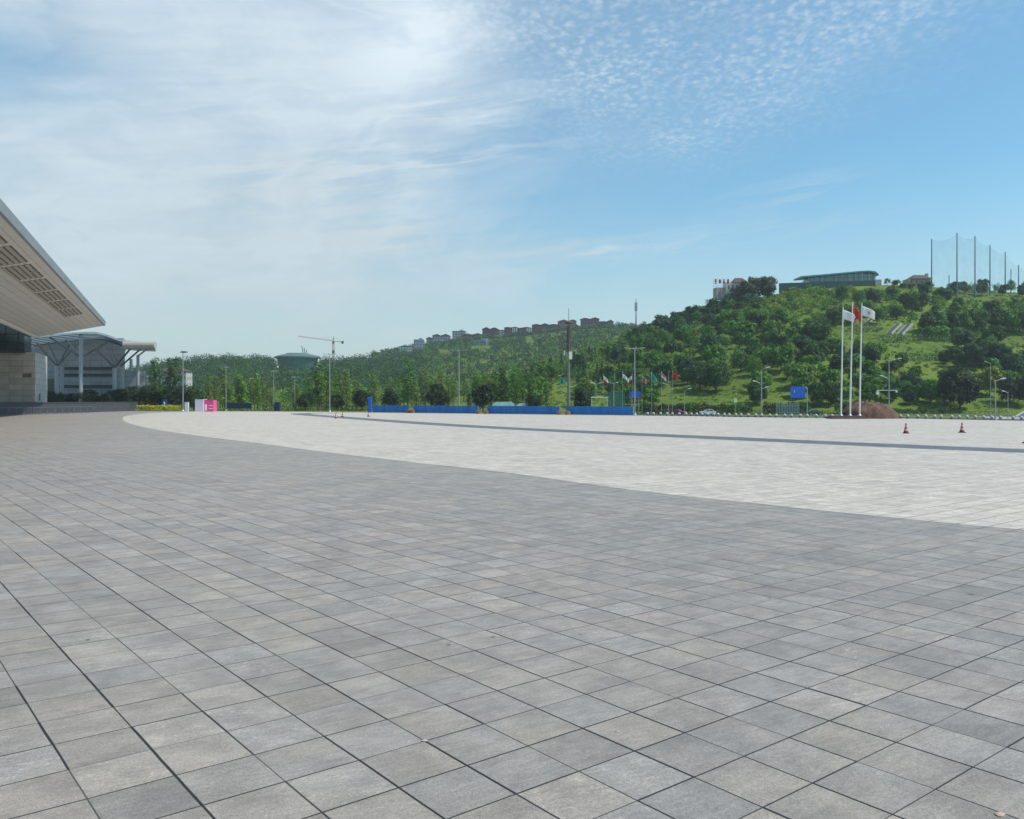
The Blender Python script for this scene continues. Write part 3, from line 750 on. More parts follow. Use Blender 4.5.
# pale blue sheet-covered stacks behind the fence
for a, b, Y, h, l in ((492, 515, 200, 2.4, 'long pale blue sheet over a stack behind the hoarding'), (516, 534, 201, 2.1, 'shorter pale blue sheet over a stack beside a round tree'), (472, 481, 206, 2.7, 'small white sheet over a stack behind the second gap')):
    x0, x1 = gx(a, Y), gx(b, Y)
    r = MB().prism([(x0, 0), (x1, 0), (x1 - .1, h * .75), (x1 - .8, h), (x0 + .9, h * .97), (x0 + .1, h * .72)], lambda p, q, d: (p, d, q), Y, Y + 3).build('covered_stack', M['tent'] if a > 480 else M['sign_white'])
    tag(r, l, 'covered stack', 'sheeted stacks behind the hoarding')
# toilet cabin
def cabin(px, Y, w, h, mat, label, name, cat, roofmat=None):
    r = thing(name, (gx(px, Y), Y, tz(gx(px, Y), Y) + .05 if Y > rim_y((px - CX) / F) else .0), label, cat)
    MB().box((0, 0, h / 2), (w, w, h)).build('body', mat, r)
    MB().box((0, -w / 2 - .02, h * .48), (w * .62, .06, h * .82)).build('door', mat, r)
    MB().box((0, 0, h + .07), (w * 1.06, w * 1.06, .15), taper=.85).build('roof', roofmat or mat, r)
    return r
cabin(370, 196, .75, 3.3, M['blue_sign'], 'narrow blue toilet cabin at the end of the hoarding', 'toilet_cabin', 'cabin')
cabin(277.5, 222, 1.3, 2.2, M['navy'], 'dark blue cabin standing between two thin lamp posts', 'toilet_cabin', 'cabin')

# ------------------------------------------------------------------ booths, signs and low things by the hall
M['navy_sign'] = plain('navy sign', (.012, .06, .26), .5)
def booth(px0, px1, py0, Y, depth, mats, label, name='exhibition_booth', cat='booth'):
    x0, x1 = gx(px0, Y), gx(px1, Y); h = gz(py0, Y); w = x1 - x0
    r = thing(name, ((x0 + x1) / 2, Y + depth / 2, 0), label, cat)
    MB().box((0, 0, h / 2), (w, depth, h)).build('body', mats[0], r)
    MB().box((0, 0, h + .04), (w + .06, depth + .06, .08)).build('top', mats[0], r)
    return r, w, h, depth
booth(195, 203.2, 399.6, 205, 2.4, [M['lilac']], 'pale lilac box booth touching the pink one')
r, w, h, dp = booth(203.6, 213.3, 400.2, 205.4, 2.4, [M['pink']], 'bright pink booth with pale patches next to the lilac one')
for x, z, a, b in ((-.62, 1.0, .5, 1.5), (.55, .75, .9, .16), (.55, 1.45, .8, .14)):
    MB().box((x, -dp / 2 - .015, z), (a, .03, b)).build('pale_patch', M['sign_white'], r)
r, w, h, dp = booth(184.6, 188.2, 402.4, 207, .5, [M['sign_white']], 'small white upright board at the foot of the disc-topped lamp', 'notice_board', 'board')
r, w, h, dp = booth(162.2, 166.6, 399.4, 222, .3, [M['navy_sign']], 'blue upright information sign above the yellow flower bed', 'information_sign', 'sign')
MB().box((0, -dp / 2 - .02, h * .68), (.34, .03, .7)).build('white_mark', M['sign_white'], r)
fb = thing('panel_fence', (gx(239, 224), 224, 0), 'low navy panel fence before the willowy trees', 'fence')
for i in range(6):
    MB().box((-2.7 + i * 1.08, 0, 1.3), (1.0, .08, 1.5)).build('panel', M['navy'], fb)
for i in range(7): MB().box((-3.24 + i * 1.08, .06, 1.1), (.08, .08, 2.2)).build('post', M['dark_steel'], fb)

# ------------------------------------------------------------------ lamps and masts
def z_at(x, Y): return 0.0 if Y < rim_y(x / Y) else tz(x, Y)
def lamp_disc(px, Y, topy, label):
    x = gx(px, Y); r = thing('plaza_lamp', (x, Y, z_at(x, Y)), label, 'lamp', 'tall plaza lamps'); h = gz(topy, Y) - r.location.z
    MB().tube([(0, 0, 0), (0, 0, h)], [.13, .08], 10).build('pole', M['pole_grey'], r); MB().lathe([(.38, 0), (.38, .08), (.22, .35)], 10).build('base', M['pole_grey'], r)
    MB().lathe([(.1, -.1), (.85, -.02), (.9, .18), (.4, .34)], 16, (.25, 0, h)).build('lamp_head', M['lamp_dark'], r)
    MB().tube([(0, 0, h + .1), (-1.0, 0, h - .02)], .05, 6).build('arm', M['pole_grey'], r)
    return r
def lamp_cross(px, Y, topy, half, label, rpole=.13):
    x = gx(px, Y); r = thing('plaza_lamp', (x, Y, z_at(x, Y)), label, 'lamp', 'tall plaza lamps'); h = gz(topy, Y) - r.location.z
    MB().tube([(0, 0, 0), (0, 0, h)], [rpole, rpole * .6], 10).build('pole', M['pole_grey'], r); MB().lathe([(.36, 0), (.36, .08), (.2, .4)], 10).build('base', M['pole_grey'], r)
    MB().tube([(-half, 0, h + .02), (0, 0, h - .12), (half, 0, h + .02)], .05, 6).build('arm', M['pole_grey'], r)
    MB().tube([(0, -half, h + .02), (0, 0, h - .12), (0, half, h + .02)], .05, 6).build('arm', M['pole_grey'], r)
    for dx, dy in ((-1, 0), (1, 0), (0, -1), (0, 1)):
        MB().box((dx * half * .8, dy * half * .8, h + .03), (.7 if dx else .22, .7 if dy else .22, .09), taper=.8).build('lamp_head', M['pole_grey'], r)
    return r
lamp_disc(183, 214, 352.5, 'tall grey lamp with a flat dark disc head by the booths')
lamp_cross(226, 226, 367, 1.0, 'thin grey lamp beside the navy panel fence', .09)
lamp_cross(273.7, 222, 371, 1.0, 'thin grey lamp next to the dark blue cabin', .10)
lamp_cross(294.7, 226, 377, .9, 'shorter thin grey lamp before the dark clipped shrubs', .09)
lamp_cross(329.7, 206, 354, 1.6, 'tall pale lamp rising just before the tower crane', .14)
lamp_cross(459, 186, 350, 2.0, 'tall cross-armed lamp behind the middle of the blue hoarding', .13)
lamp_cross(634.7, 156.5, 348, 1.9, 'tall cross-armed lamp at the flag end of the blue hoarding', .13)
M['mast_grey'] = plain('weathered mast', (.20, .21, .225), .5, .3)
# tall mast with brown upper cladding
x, Y = gx(568.7, 170), 170.0
r = thing('equipment_mast', (x, Y, z_at(x, Y)), 'tallest mast, rusty brown upper half with white boxes, behind the hoarding', 'mast'); h = gz(323.5, Y) - r.location.z
MB().tube([(0, 0, 0), (0, 0, h)], [.30, .20], 12).build('pole', M['mast_grey'], r)
br = MB(); zc = gz(352, Y) - r.location.z
for s_ in ((-.42, 0), (.42, 0), (0, -.42), (0, .42)): br.tube([(s_[0] * .8, s_[1] * .8, zc), (s_[0] * .65, s_[1] * .65, h - .5)], .10, 6)
for k in range(12):
    zz = zc + (h - .6 - zc) * k / 11; br.lathe([(.40, 0), (.42, .12), (.38, .14)], 10, (0, 0, zz))
br.build('brown_cage', M['rust'], r)
hd = MB(); hd.lathe([(.5, -.1), (.8, .1), (.8, .3), (.3, .5)], 12, (0, 0, h)); hd.build('lamp_head', M['rust'], r)
MB().tube([(0, 0, h + .5), (0, 0, h + 3.0)], .05, 6).build('spike', M['dark_steel'], r)
MB().box((.32, -.42, zc - .7), (.62, .5, 1.5)).build('equipment_box', M['white_paint'], r); MB().box((-.85, -.1, zc - .2), (.22, .22, 1.0)).build('antenna_panel', M['white_paint'], r)
MB().tube([(-.85, 0, zc - .2), (.3, 0, zc - .2)], .05, 6).build('bracket', M['pole_grey'], r)

def street_lamp(px, Y, topy, arms, label, r0=.10, extra=None, zb=None):
    """arms: (dx px, dy px of the head, py of the joint on the pole)"""
    x = gx(px, Y); z0 = z_at(x, Y) if zb is None else zb
    r = thing('street_lamp', (x, Y, z0), label, 'street lamp', 'street lamps at the foot of the hill'); k = Y / F
    h = gz(topy, Y) - z0
    MB().tube([(0, 0, 0), (0, 0, h)], [r0, r0 * .6], 10).build('pole', M['pole_grey'], r); MB().lathe([(r0 * 2.4, 0), (r0 * 2.4, .06), (r0 * 1.3, .35)], 10).build('base', M['pole_grey'], r)
    for dx, hy, jy in arms:
        zj, zh = gz(jy, Y) - z0, gz(hy, Y) - z0; xe = dx * k; s = 1 if dx > 0 else -1
        a = MB().tube([(0, 0, zj), (xe * .55, 0, zj + (zh - zj) * .7), (xe, 0, zh)], [.05, .045, .04], 6).build('arm', M['pole_grey'], r)
        MB().add([(xe - s * .15, -.14, zh - .03), (xe + s * .62, -.17, zh + .08), (xe + s * .62, .17, zh + .08), (xe - s * .15, .14, zh - .03),
                  (xe - s * .1, -.1, zh + .1), (xe + s * .5, -.11, zh + .22), (xe + s * .5, .11, zh + .22), (xe - s * .1, .1, zh + .1)],
                 [(0, 1, 2, 3), (7, 6, 5, 4), (0, 4, 5, 1), (1, 5, 6, 2), (2, 6, 7, 3), (3, 7, 4, 0)]).build('lamp_head', M['lamp_pale'], r)
    return r
street_lamp(761.5, 153, 370.5, [(5.5, 367.8, 370.5), (-5.5, 381.5, 385), (4, 387.6, 389)], 'three-armed street lamp beside the dark clipped tree', .12)
l2 = street_lamp(889, 150, 361.5, [(9, 359, 361.5), (-6, 376.3, 379.5)], 'street lamp with camera crossbar behind the soil mound', .12)
k = 150 / F; zc = gz(390.4, 150) - l2.location.z
cr = MB().tube([(-12.5 * k, 0, zc), (8 * k, 0, zc)], .06, 6).build('crossbar', M['pole_grey'], l2)
MB().box((-11.5 * k, 0, zc - .45), (.45, .45, .6), taper=.8).build('camera', M['white_paint'], cr); MB().box((7.5 * k, 0, zc - .2), (.3, .3, .35)).build('camera', M['white_paint'], cr)
street_lamp(995.4, 120, 381, [(6, 379.2, 381.5)], 'street lamp standing between a bollard and the paved branch road', .09)
street_lamp(990.5, 250, 363, [(-4, 362, 363.5)], 'distant street lamp showing over the yellow green tree', .12)
street_lamp(684.5, 170, 391, [(4, 389, 391.5)], 'slim street lamp next to the last small flag', .08)
street_lamp(1008, 185, 391.5, [(-3.5, 391.5, 393)], 'slim street lamp in front of the dark tree group', .08)
street_lamp(668.6, 235, 372, [(-4, 383.5, 386)], 'thin dark pole between the last two small flags', .10)
street_lamp(596, 200, 383, [(-3, 383.4, 385), (3, 383.4, 385)], 'slim twin-headed lamp beside the first small flags', .08)
street_lamp(613.5, 205, 382.5, [(-2.8, 382.8, 384), (2.8, 382.8, 384)], 'slim twin-headed lamp beside the green sports cage', .08)

# ------------------------------------------------------------------ flags
def flag_cloth(w, h, droop, lift, mats, ripple, parts=None, rot=0.0, name='flag'):
    """a flag hung from x=0, z from -h to 0, drooping towards its fly; solid cloth, 2 cm thick"""
    nx, nz = 14, 8
    b = MB(); vs = []
    def P(i, j, t=0):
        s = i / nx; v = j / nz
        hh = h * (1 - .18 * s)
        x = w * s * (1 - .12 * droop) ; z = -v * hh - droop * h * (s ** 1.25) + lift * s * s
        y = ripple * math.sin(s * 7 + v * 1.4) * s + t
        c, sn = math.cos(rot), math.sin(rot)
        return (x * c - y * sn, x * sn + y * c, z)
    for t in (-.01, .01):
        for j in range(nz + 1):
            for i in range(nx + 1): vs.append(P(i, j, t))
    N = (nx + 1) * (nz + 1); fs = []; mi = []
    mf = parts or (lambda s, v: 0)
    for j in range(nz):
        for i in range(nx):
            a = j * (nx + 1) + i
            fs.append((a, a + 1, a + nx + 2, a + nx + 1)); mi.append(mf((i + .5) / nx, (j + .5) / nz))
            fs.append((N + a + nx + 1, N + a + nx + 2, N + a + 1, N + a)); mi.append(mi[-1])
    for i in range(nx):
        fs.append((i + 1, i, N + i, N + i + 1)); mi.append(0); a = nz * (nx + 1) + i; fs.append((a, a + 1, N + a + 1, N + a)); mi.append(0)
    for j in range(nz):
        a = j * (nx + 1); fs.append((a, a + nx + 1, N + a + nx + 1, N + a)); mi.append(0); a += nx; fs.append((a + nx + 1, a, N + a, N + a + nx + 1)); mi.append(0)
    b.v = vs; b.f = fs; b.m = mi
    return b.build(name, mats, smooth=True, recalc=False)
def flagpole(px, pxt, Y, topy, label, group, r0=.11, z0=0.0):
    x = gx(px, Y); r = thing('flagpole', (x, Y, z0), label, 'flagpole', group); h = gz(topy, Y) - z0; lean = (pxt - px) * Y / F
    MB().tube([(0, 0, 0), (lean, 0, h)], [r0, r0 * .55], 10).build('pole', M['white_paint'] if r0 > .1 else M['pole_grey'], r)
    MB().lathe([(.02, -.1), (.09, -.04), (.10, .04), (.02, .12)], 8, (lean, 0, h + .08)).build('finial', M['steel'], r)
    MB().lathe([(r0 * 2.6, 0), (r0 * 2.6, .05), (r0 * 1.3, .22)], 10).build('base', M['steel'], r)
    return r, x + lean, h + z0
PL_Y = 128.0
px0, px1 = gx(829, PL_Y), gx(862.5, PL_Y)
pn = thing('flag_plinth', ((px0 + px1) / 2, PL_Y, 0), 'low dark reddish stone plinth under the three tall flagpoles', 'plinth')
MB().box((0, 0, .17), (px1 - px0, 2.6, .34)).build('base', M['plinth'], pn); MB().box((0, 0, .40), (px1 - px0 - .5, 2.1, .12)).build('top', M['plinth'], pn)
for px, pxt, ty, lb in ((841, 843, 308, 'tall white flagpole carrying the white flag with pink tip'), (850, 852.6, 303, 'tall white flagpole in the middle carrying the red flag'), (859.5, 861.8, 304.2, 'tall white flagpole carrying the white flag with an emblem')):
    r, fx, fz = flagpole(px, pxt, PL_Y, ty, lb, 'three tall flagpoles on the plinth', .13, .46)
    if px == 841: f = flag_cloth(2.0, 1.45, .62, .0, [M['flag_white'], M['flag_pink']], .16, lambda s, v: 1 if s > .84 and v > .45 - (s - .84) * 2 else 0); lb = 'white flag with a pink tip, drooping from its pole'
    elif px == 850: f = flag_cloth(1.45, 1.5, 1.15, .0, [M['flag_red']], .2); lb = 'plain red flag drooping steeply from the tallest pole'
    else: f = flag_cloth(2.1, 1.5, .62, .0, [M['flag_white'], M['emblem_pink'], M['emblem_cyan']], .18, lambda s, v: 2 if s < .08 else (1 if (s - .5) ** 2 * 4 + (v - .5) ** 2 * 2.2 < .05 else 0)); lb = 'white flag with faint pink emblem and pale blue hoist edge'
    f.location = (fx + .07, PL_Y, fz - .25); tag(f, lb, 'flag', 'flags on the three tall poles')
SF = [(560, 377, 'flag_teal', 1, 'blue green flag nearest the tall brown mast'), (603.5, 376, 'flag_white', 1, 'white flag with dark red edge beside the sports cage'), (614.5, 375.5, 'flag_green', -1, 'bright green flag behind the sports cage'),
      (622.5, 374, 'flag_white', 1, 'white and green flag between the sports cage and blue road sign'), (632.2, 375.5, 'flag_white', -1, 'white flag partly behind the cross-armed lamp'), (642, 376, 'flag_pink', 1, 'pale red flag just past the cross-armed lamp'),
      (651.6, 373.5, 'flag_teal', 1, 'teal flag standing between two red flags'), (661.5, 373, 'flag_pink', 1, 'red and white flag beside the teal one'), (672.6, 372.3, 'flag_red', 1, 'deep red flag at the end of the small row')]
for i, (px, ty, mt, sg, lb) in enumerate(SF):
    Yf = 190.0 + (6 if i == 0 else 0)
    r, fx, fz = flagpole(px, px, Yf, ty - .6, 'thin white pole of the ' + ' '.join(lb.replace('partly ', '').split()[:10]), 'row of small flagpoles', .05, z_at(gx(px, Yf), Yf))
    ms = [M[mt]]; pf = None
    if mt == 'flag_white': ms = [M['flag_white'], M['flag_green'] if 'green' in lb else M['flag_red']]; pf = (lambda s, v: 1 if v > .6 else 0)
    if 'red and white' in lb: ms = [M['flag_pink'], M['flag_white']]; pf = (lambda s, v: 1 if .35 < v < .7 else 0)
    f = flag_cloth(1.15 if mt != 'flag_red' else 1.3, 1.35, .55 + .25 * R.random(), 0, ms, .14, pf, rot=0.0 if sg > 0 else PI)
    f.location = (fx, Yf, fz - .12); tag(f, lb, 'flag', 'small flags on the row of thin poles')

# ------------------------------------------------------------------ mound, cones, bollards
def mound():
    nx, ny = 64, 34; vs, fs = [], []
    Y0 = 130.5; xc = gx(871.2, Y0); W, D, Hh = gx(899, Y0) - gx(844, Y0), 5.5, gz(402.5, Y0)
    for j in range(ny + 1):
        for i in range(nx + 1):
            a, b = (i / nx * 2 - 1), (j / ny * 2 - 1)
            q = max(0, 1 - (abs(a + .06) ** 2.3) - abs(b) ** 2.2)
            hgt = Hh * q ** .55 * (1 - .12 * a)
            nz = .13 * math.sin(a * 9 + b * 6) + .06 * math.sin(a * 23 - b * 17 + 1) + .03 * math.sin(a * 41 + b * 37) + R.uniform(-.045, .045)
            z = hgt + nz * min(1, hgt * 1.2) + (-.02 if q <= 0 else .02)
            vs.append((a * W / 2 * 1.02, b * D / 2 + .05 * nz, z))
    for j in range(ny):
        for i in range(nx):
            k = j * (nx + 1) + i; fs.append((k, k + 1, k + nx + 2, k + nx + 1))
    m, t, b_ = mat_nt('red soil')
    P = t.new('ShaderNodeTexCoord').outputs['Object']
    n1, n2 = t.noise(P, .9, 5, .65), t.noise(P, 7, 4, .7)
    c = t.mix(t.ramp(n1, .35, .65), (.085, .042, .030), (.150, .080, .055)); c = t.mix(t.m('MULTIPLY', t.ramp(n2, .55, .72), .6), c, (.24, .16, .11))
    t.put(b_.inputs['Base Color'], c); b_.inputs['Roughness'].default_value = .95; t.put(b_.inputs['Normal'], t.bump(n2, .8, .09))
    mb = MB(); mb.add(vs, fs); o = mb.build('soil_mound', m, recalc=False); o.location = (xc, Y0, 0)
    tag(o, 'heap of reddish brown soil behind the three tall flagpoles', 'soil heap')
mound()
def make_cone():
    r = thing('traffic_cone', (0, 0, 0), 'cone', 'traffic cone', 'traffic cones on the pale paving')
    MB().box((0, 0, .03), (.50, .50, .06), taper=.92).build('base', M['rubber'], r)
    b = MB(); b.lathe([(.205, .06), (.175, .22)], 18); b.build('body', M['orange'], r)
    MB().lathe([(.176, .221), (.132, .40)], 18).build('white_band', M['cone_band'], r)
    MB().lathe([(.1315, .401), (.105, .52)], 18).build('body', M['orange'], r)
    MB().lathe([(.1045, .521), (.075, .66)], 18).build('white_band', M['cone_band'], r)
    MB().lathe([(.0745, .661), (.04, .86), (.02, .87)], 18).build('top', M['orange'], r)
    return r
cone0 = make_cone()
for i, (px, py, lb) in enumerate([(906, 433.4, 'orange cone with white bands standing past the soil mound'), (962, 432.6, 'orange cone with white bands in front of the big dark round tree'), (1027.3, 443.2, 'orange cone cut off by the picture edge, on the dark band side'),
                                  (336, 418.3, 'small far cone inside the dark band, closest to the crane'), (342.6, 417.2, 'small far cone, one of two close together by the crane lamp'), (368.5, 416.6, 'small far cone in front of the blue toilet cabin')]):
    o = cone0 if i == 0 else copy_tree(cone0)
    x, Y = on_floor(px, py, .008); o.location = (x, Y, .009); o.rotation_euler.z = R.uniform(0, 1.5); o['label'] = lb
def make_bollard():
    r = thing('stone_bollard', (0, 0, 0), 'ball', 'bollard', 'stone ball bollards along the plaza rim')
    MB().lathe([(.26, 0), (.26, .10), (.14, .16)], 14).build('base', M['dark_steel'], r)
    MB().lathe([(.24 * math.sin(a), .37 - .24 * math.cos(a)) for a in np.linspace(.35, PI - .05, 10)], 16).build('ball', M['granite_ball'], r, smooth=True)
    return r
bol0 = make_bollard(); rp = catmull([(74, 113.5), (62, 128.6), (50.5, 133.6), (39, 140.6), (31, 150.6), (23.6, 155.2)], 40); acc = 0; nb = 0
for a, b in zip(rp, rp[1:]):
    acc += math.hypot(b[0] - a[0], b[1] - a[1])
    if acc >= 1.2 * nb:
        o = bol0 if nb == 0 else copy_tree(bol0); o.location = (b[0], b[1], .0); o['label'] = f'pale stone ball bollard on the plaza rim, {ordinal(nb)} from the paved branch road end'; nb += 1
kb = MB()
KP = catmull([(120, 82.0), (98, 96.4), (70, 118.0), (62, 130.6), (50.5, 135.7), (39, 142.7), (31.5, 152.7), (22, 158.2)], 10)
for a, b in zip(KP, KP[1:]):
    m_ = ((a[0] + b[0]) / 2, (a[1] + b[1]) / 2); kb.box((m_[0], m_[1], -.06), (math.hypot(b[0] - a[0], b[1] - a[1]) + .02, .25, .40), math.atan2(b[1] - a[1], b[0] - a[0]))
tag(kb.build('kerb', M['concrete']), 'stone kerb along the plaza rim', kind='structure')

# ------------------------------------------------------------------ cars
def make_car(loc, rz, paint, label, hatch=False):
    r = thing('parked_car', loc, label, 'car', None, rz)
    Ln, W = (4.4, 1.76)
    prof = [(-2.2, .34), (-2.2, .72), (-2.05, .88), (-1.35, .95), (-.75, .97), (1.25, .97), (1.95, .98), (2.18, .85), (2.2, .36), (1.85, .24), (-1.85, .24)]
    b = MB(); n = len(prof); vs = []
    for y, k in ((-W / 2, .97), (-W / 2 + .06, 1.0), (W / 2 - .06, 1.0), (W / 2, .97)):
        for x, z in prof: vs.append((x * k, y, .6 + (z - .6) * (1 if k == 1.0 else .96)))
    fs = [tuple(range(n)), tuple(reversed(range(3 * n, 4 * n)))]
    for q in range(3):
        for i in range(n): fs.append((q * n + i, q * n + (i + 1) % n, (q + 1) * n + (i + 1) % n, (q + 1) * n + i))
    b.add(vs, fs); bd = b.build('body', paint, r)
    tail = 2.05 if hatch else 1.55
    cab = [(-.95, .96), (-.28, 1.42), (.15, 1.48), (1.0, 1.46), (tail, .97)]
    g = MB(); vs = []; n = len(cab)
    for s in (-1, 1):
        for x, z in cab: vs.append((x, s * (.80 if z < 1 else .62), z))
    fs = [tuple(range(n)), tuple(reversed(range(n, 2 * n)))] + [(i, (i + 1) % n, (i + 1) % n + n, i + n) for i in range(n)]
    g.add(vs, fs); g.build('cabin_glass', M['car_glass'], r)
    rf = MB(); rf.box((.45, 0, 1.485), (1.15, 1.26, .05), taper=.94)
    for s in (-1, 1):
        for p, q in (((-.97, .96), (-.28, 1.44)), ((.32, .97), (.32, 1.47)), ((1.0, 1.47), (tail + .02, .97))):
            rf.tube([(p[0], s * .805, p[1]), (q[0], s * .625, q[1])], .045, 5)
    rf.build('roof', paint, r)
    for x in (-1.35, 1.32):
        for s in (-1, 1):
            w = MB(); vs = []; 
            prof_w = [(.21, -.1), (.31, -.1), (.325, -.06), (.325, .06), (.31, .1), (.21, .1)]
            N = 18
            for rr, yy in prof_w:
                for k in range(N): a = 2 * PI * k / N; vs.append((x + rr * math.cos(a), s * .80 + yy, .325 + rr * math.sin(a)))
            fs = [(i * N + k, i * N + (k + 1) % N, (i + 1) * N + (k + 1) % N, (i + 1) * N + k) for i in range(5) for k in range(N)]
            w.add(vs, fs); wh = w.build('wheel', M['rubber'], r)
            MB().tube([(x, s * .80 - .09, .325), (x, s * .80 + .09, .325)], .215, 14).build('rim', M['steel'], wh)
    for s in (-1, 1):
        MB().box((-2.17, s * .62, .70), (.12, .36, .14)).build('headlight', M['head_lamp'], r); MB().box((2.16, s * .66, .80), (.1, .3, .16)).build('tail_light', M['flag_red'], r)
    return r
def road_z(px, Y): return tz(gx(px, Y), Y) + .035
make_car((gx(707.5, 238), 238, road_z(707.5, 238)), .02, M['car_white'], 'white saloon car on the road before the trimmed hedge')
make_car((gx(814.5, 232), 232, road_z(814.5, 232)), PI + .05, M['car_dark'], 'dark saloon car on the road beside the blue road sign')
make_car((gx(678, 239), 239, road_z(678, 239)), 2.5, M['car_red'], 'small dull red car behind the plaza rim by the last flag', True)

# ------------------------------------------------------------------ road signs, gate, cage
def arrow(r, x, z, s, y):
    b = MB(); b.box((x, y, z - .25 * s), (.14 * s, .03, .9 * s)); b.add([(x - .28 * s, y - .015, z + .2 * s), (x + .28 * s, y - .015, z + .2 * s), (x, y - .015, z + .62 * s)], [(0, 1, 2)]); b.build('arrow_mark', M['sign_white'], r)
Y = 226.0; x0, x1 = gx(790.2, Y), gx(805, Y); xp = gx(807.2, Y); z0 = tz(xp, Y)
r = thing('road_sign', (xp, Y, z0), 'large blue direction sign on a bent grey post above the dark car', 'road sign')
MB().tube([(0, 0, 0), (0, 0, gz(388.5, Y) - z0), (-.3, 0, gz(387.8, Y) - z0), (x0 - xp + 1, 0, gz(387.8, Y) - z0)], .13, 8).build('post', M['pole_grey'], r)
pnl = MB().box(((x0 + x1) / 2 - xp, -.2, (gz(386.6, Y) + gz(398, Y)) / 2 - z0), (x1 - x0, .1, gz(386.6, Y) - gz(398, Y))).build('panel', M['blue_sign'], r)
arrow(pnl, (x0 + x1) / 2 - xp - .9, (gz(391.4, Y)) - z0, .55, -.27)
Y = 205.0; x0, x1 = gx(629.2, Y), gx(640.6, Y); xm = (x0 + x1) / 2; z0 = tz(xm, Y)
r = thing('road_sign', (xm, Y, z0), 'wide low blue sign on two posts behind the cross-armed lamp', 'road sign')
for s in (-1, 1): MB().tube([(s * .9, 0, 0), (s * .9, 0, gz(392, Y) - z0)], .07, 8).build('post', M['pole_grey'], r)
pnl = MB().box((0, -.12, (gz(391.6, Y) + gz(397, Y)) / 2 - z0), (x1 - x0, .08, gz(391.6, Y) - gz(397, Y))).build('panel', M['blue_sign'], r)
MB().box((0, -.12, gz(397.5, Y) - z0 + .02), (x1 - x0 + .1, .09, .12)).build('lower_edge', M['planter'], r)
Y = 226.0; x0, x1 = gx(706.6, Y), gx(708.6, Y)
r = thing('road_sign', (gx(735.5, Y), Y, tz(gx(735.5, Y), Y)), 'small white square sign on a thin post by the hedge', 'road sign')
MB().tube([(0, 0, 0), (0, 0, 4.2)], .06, 8).build('post', M['pole_grey'], r); MB().box((0, -.08, 4.0), (.75, .05, 1.1)).build('panel', M['white_paint'], r)
Y = 246.0; x0, x1 = gx(775.5, Y), gx(799.5, Y); xm = (x0 + x1) / 2; z0 = tz(xm, Y)
r = thing('picket_gate', (xm, Y, z0), 'grey green picket gate at the hill foot under the blue sign', 'gate')
for zz in (.5, 2.6): MB().box((0, 0, zz), (x1 - x0, .08, .12)).build('rail', M['pole_grey'], r)
pk = MB()
for i in range(15): pk.box((-(x1 - x0) / 2 + .2 + i * (x1 - x0 - .4) / 14, -.06, 1.7), (.2, .06, 3.0))
pk.build('pickets', plain('picket paint', (.20, .32, .32), .6, var=.15), r)
MB().box((.9, .12, .9), (x1 - x0 - 2, .1, 1.7)).build('solid_panel', M['cage'], r)
Y = 214.0; x0, x1 = gx(609, Y), gx(624.5, Y); xm = (x0 + x1) / 2; z0 = tz(xm, Y); zt = gz(392, Y) - z0; w = (x1 - x0) / 2
m, t, b = mat_nt('cage mesh'); b.inputs['Base Color'].default_value = (.03, .17, .12, 1); b.inputs['Alpha'].default_value = .45; M['cage_mesh'] = m
r = thing('sports_cage', (xm, Y, z0), 'green wire sports cage behind the hoarding end', 'cage')
fr = MB()
for i in range(5):
    for yy in (0, 3.2): fr.tube([(-w + i * w / 2, yy, 0), (-w + i * w / 2, yy, zt)], .06, 6)
for zz in (.3, zt / 2, zt):
    for yy in (0, 3.2): fr.tube([(-w, yy, zz), (w, yy, zz)], .05, 6)
    for xx in (-w, w): fr.tube([(xx, 0, zz), (xx, 3.2, zz)], .05, 6)
fr.build('frame', M['cage'], r)
for yy in (0.0, 3.2): MB().box((0, yy, zt / 2), (2 * w, .02, zt)).build('mesh_panel', M['cage_mesh'], r)
MB().box((.4, -.1, zt * .36), (1.7, .06, .5)).build('white_board', M['white_paint'], r)
Y = 216.0; z0 = tz(gx(600, Y), Y); r = thing('goal_frame', (gx(600, Y), Y, z0), 'white crossbar frame on two posts beside the sports cage', 'frame')
for s in (-2.1, 1.9): MB().tube([(s, 0, 0), (s, 0, gz(397.4, Y) - z0)], .06, 8).build('post', M['white_paint'], r)
MB().tube([(-2.3, 0, gz(397.4, Y) - z0), (2.1, 0, gz(397.4, Y) - z0)], .10, 8).build('crossbar', M['white_paint'], r)

# ------------------------------------------------------------------ far things: crane, drum building, ridge houses, tower, villa, range, nets
x, Y = gx(333.4, 900), 900.0; z0 = tz(x, Y) - 1
r = thing('tower_crane', (x, Y, z0), 'red brown tower crane with long jib on the far hill', 'crane'); zj = gz(341.4, Y) - z0
ms = MB(); a = .8
for sx in (-a, a):
    for sy in (-a, a): ms.tube([(sx, sy, 0), (sx, sy, zj)], .17, 5)
k = 0; zz = 0.0
while zz < zj - 2:
    for p, q in (((-a, -a), (a, -a)), ((a, -a), (a, a)), ((a, a), (-a, a)), ((-a, a), (-a, -a))):
        ms.tube([(*p, zz), (*q, zz + 2.2)], .09, 4)
    zz += 2.2
ms.build('mast', M['crane'], r)
tp = Vector((gx(298, 870) - x, 870 - Y, gz(336.6, 870) - z0)); ct = Vector((gx(342.5, 909) - x, 909 - Y, gz(341.6, 909) - z0)); pk_ = Vector((0, 0, zj + 5))
jb = MB(); base = Vector((0, 0, zj))
for off in ((0, -.6, 0), (0, .6, 0), (0, 0, 1.3)):
    jb.tube([base + Vector(off), tp + Vector(off) * .6], .15, 5)
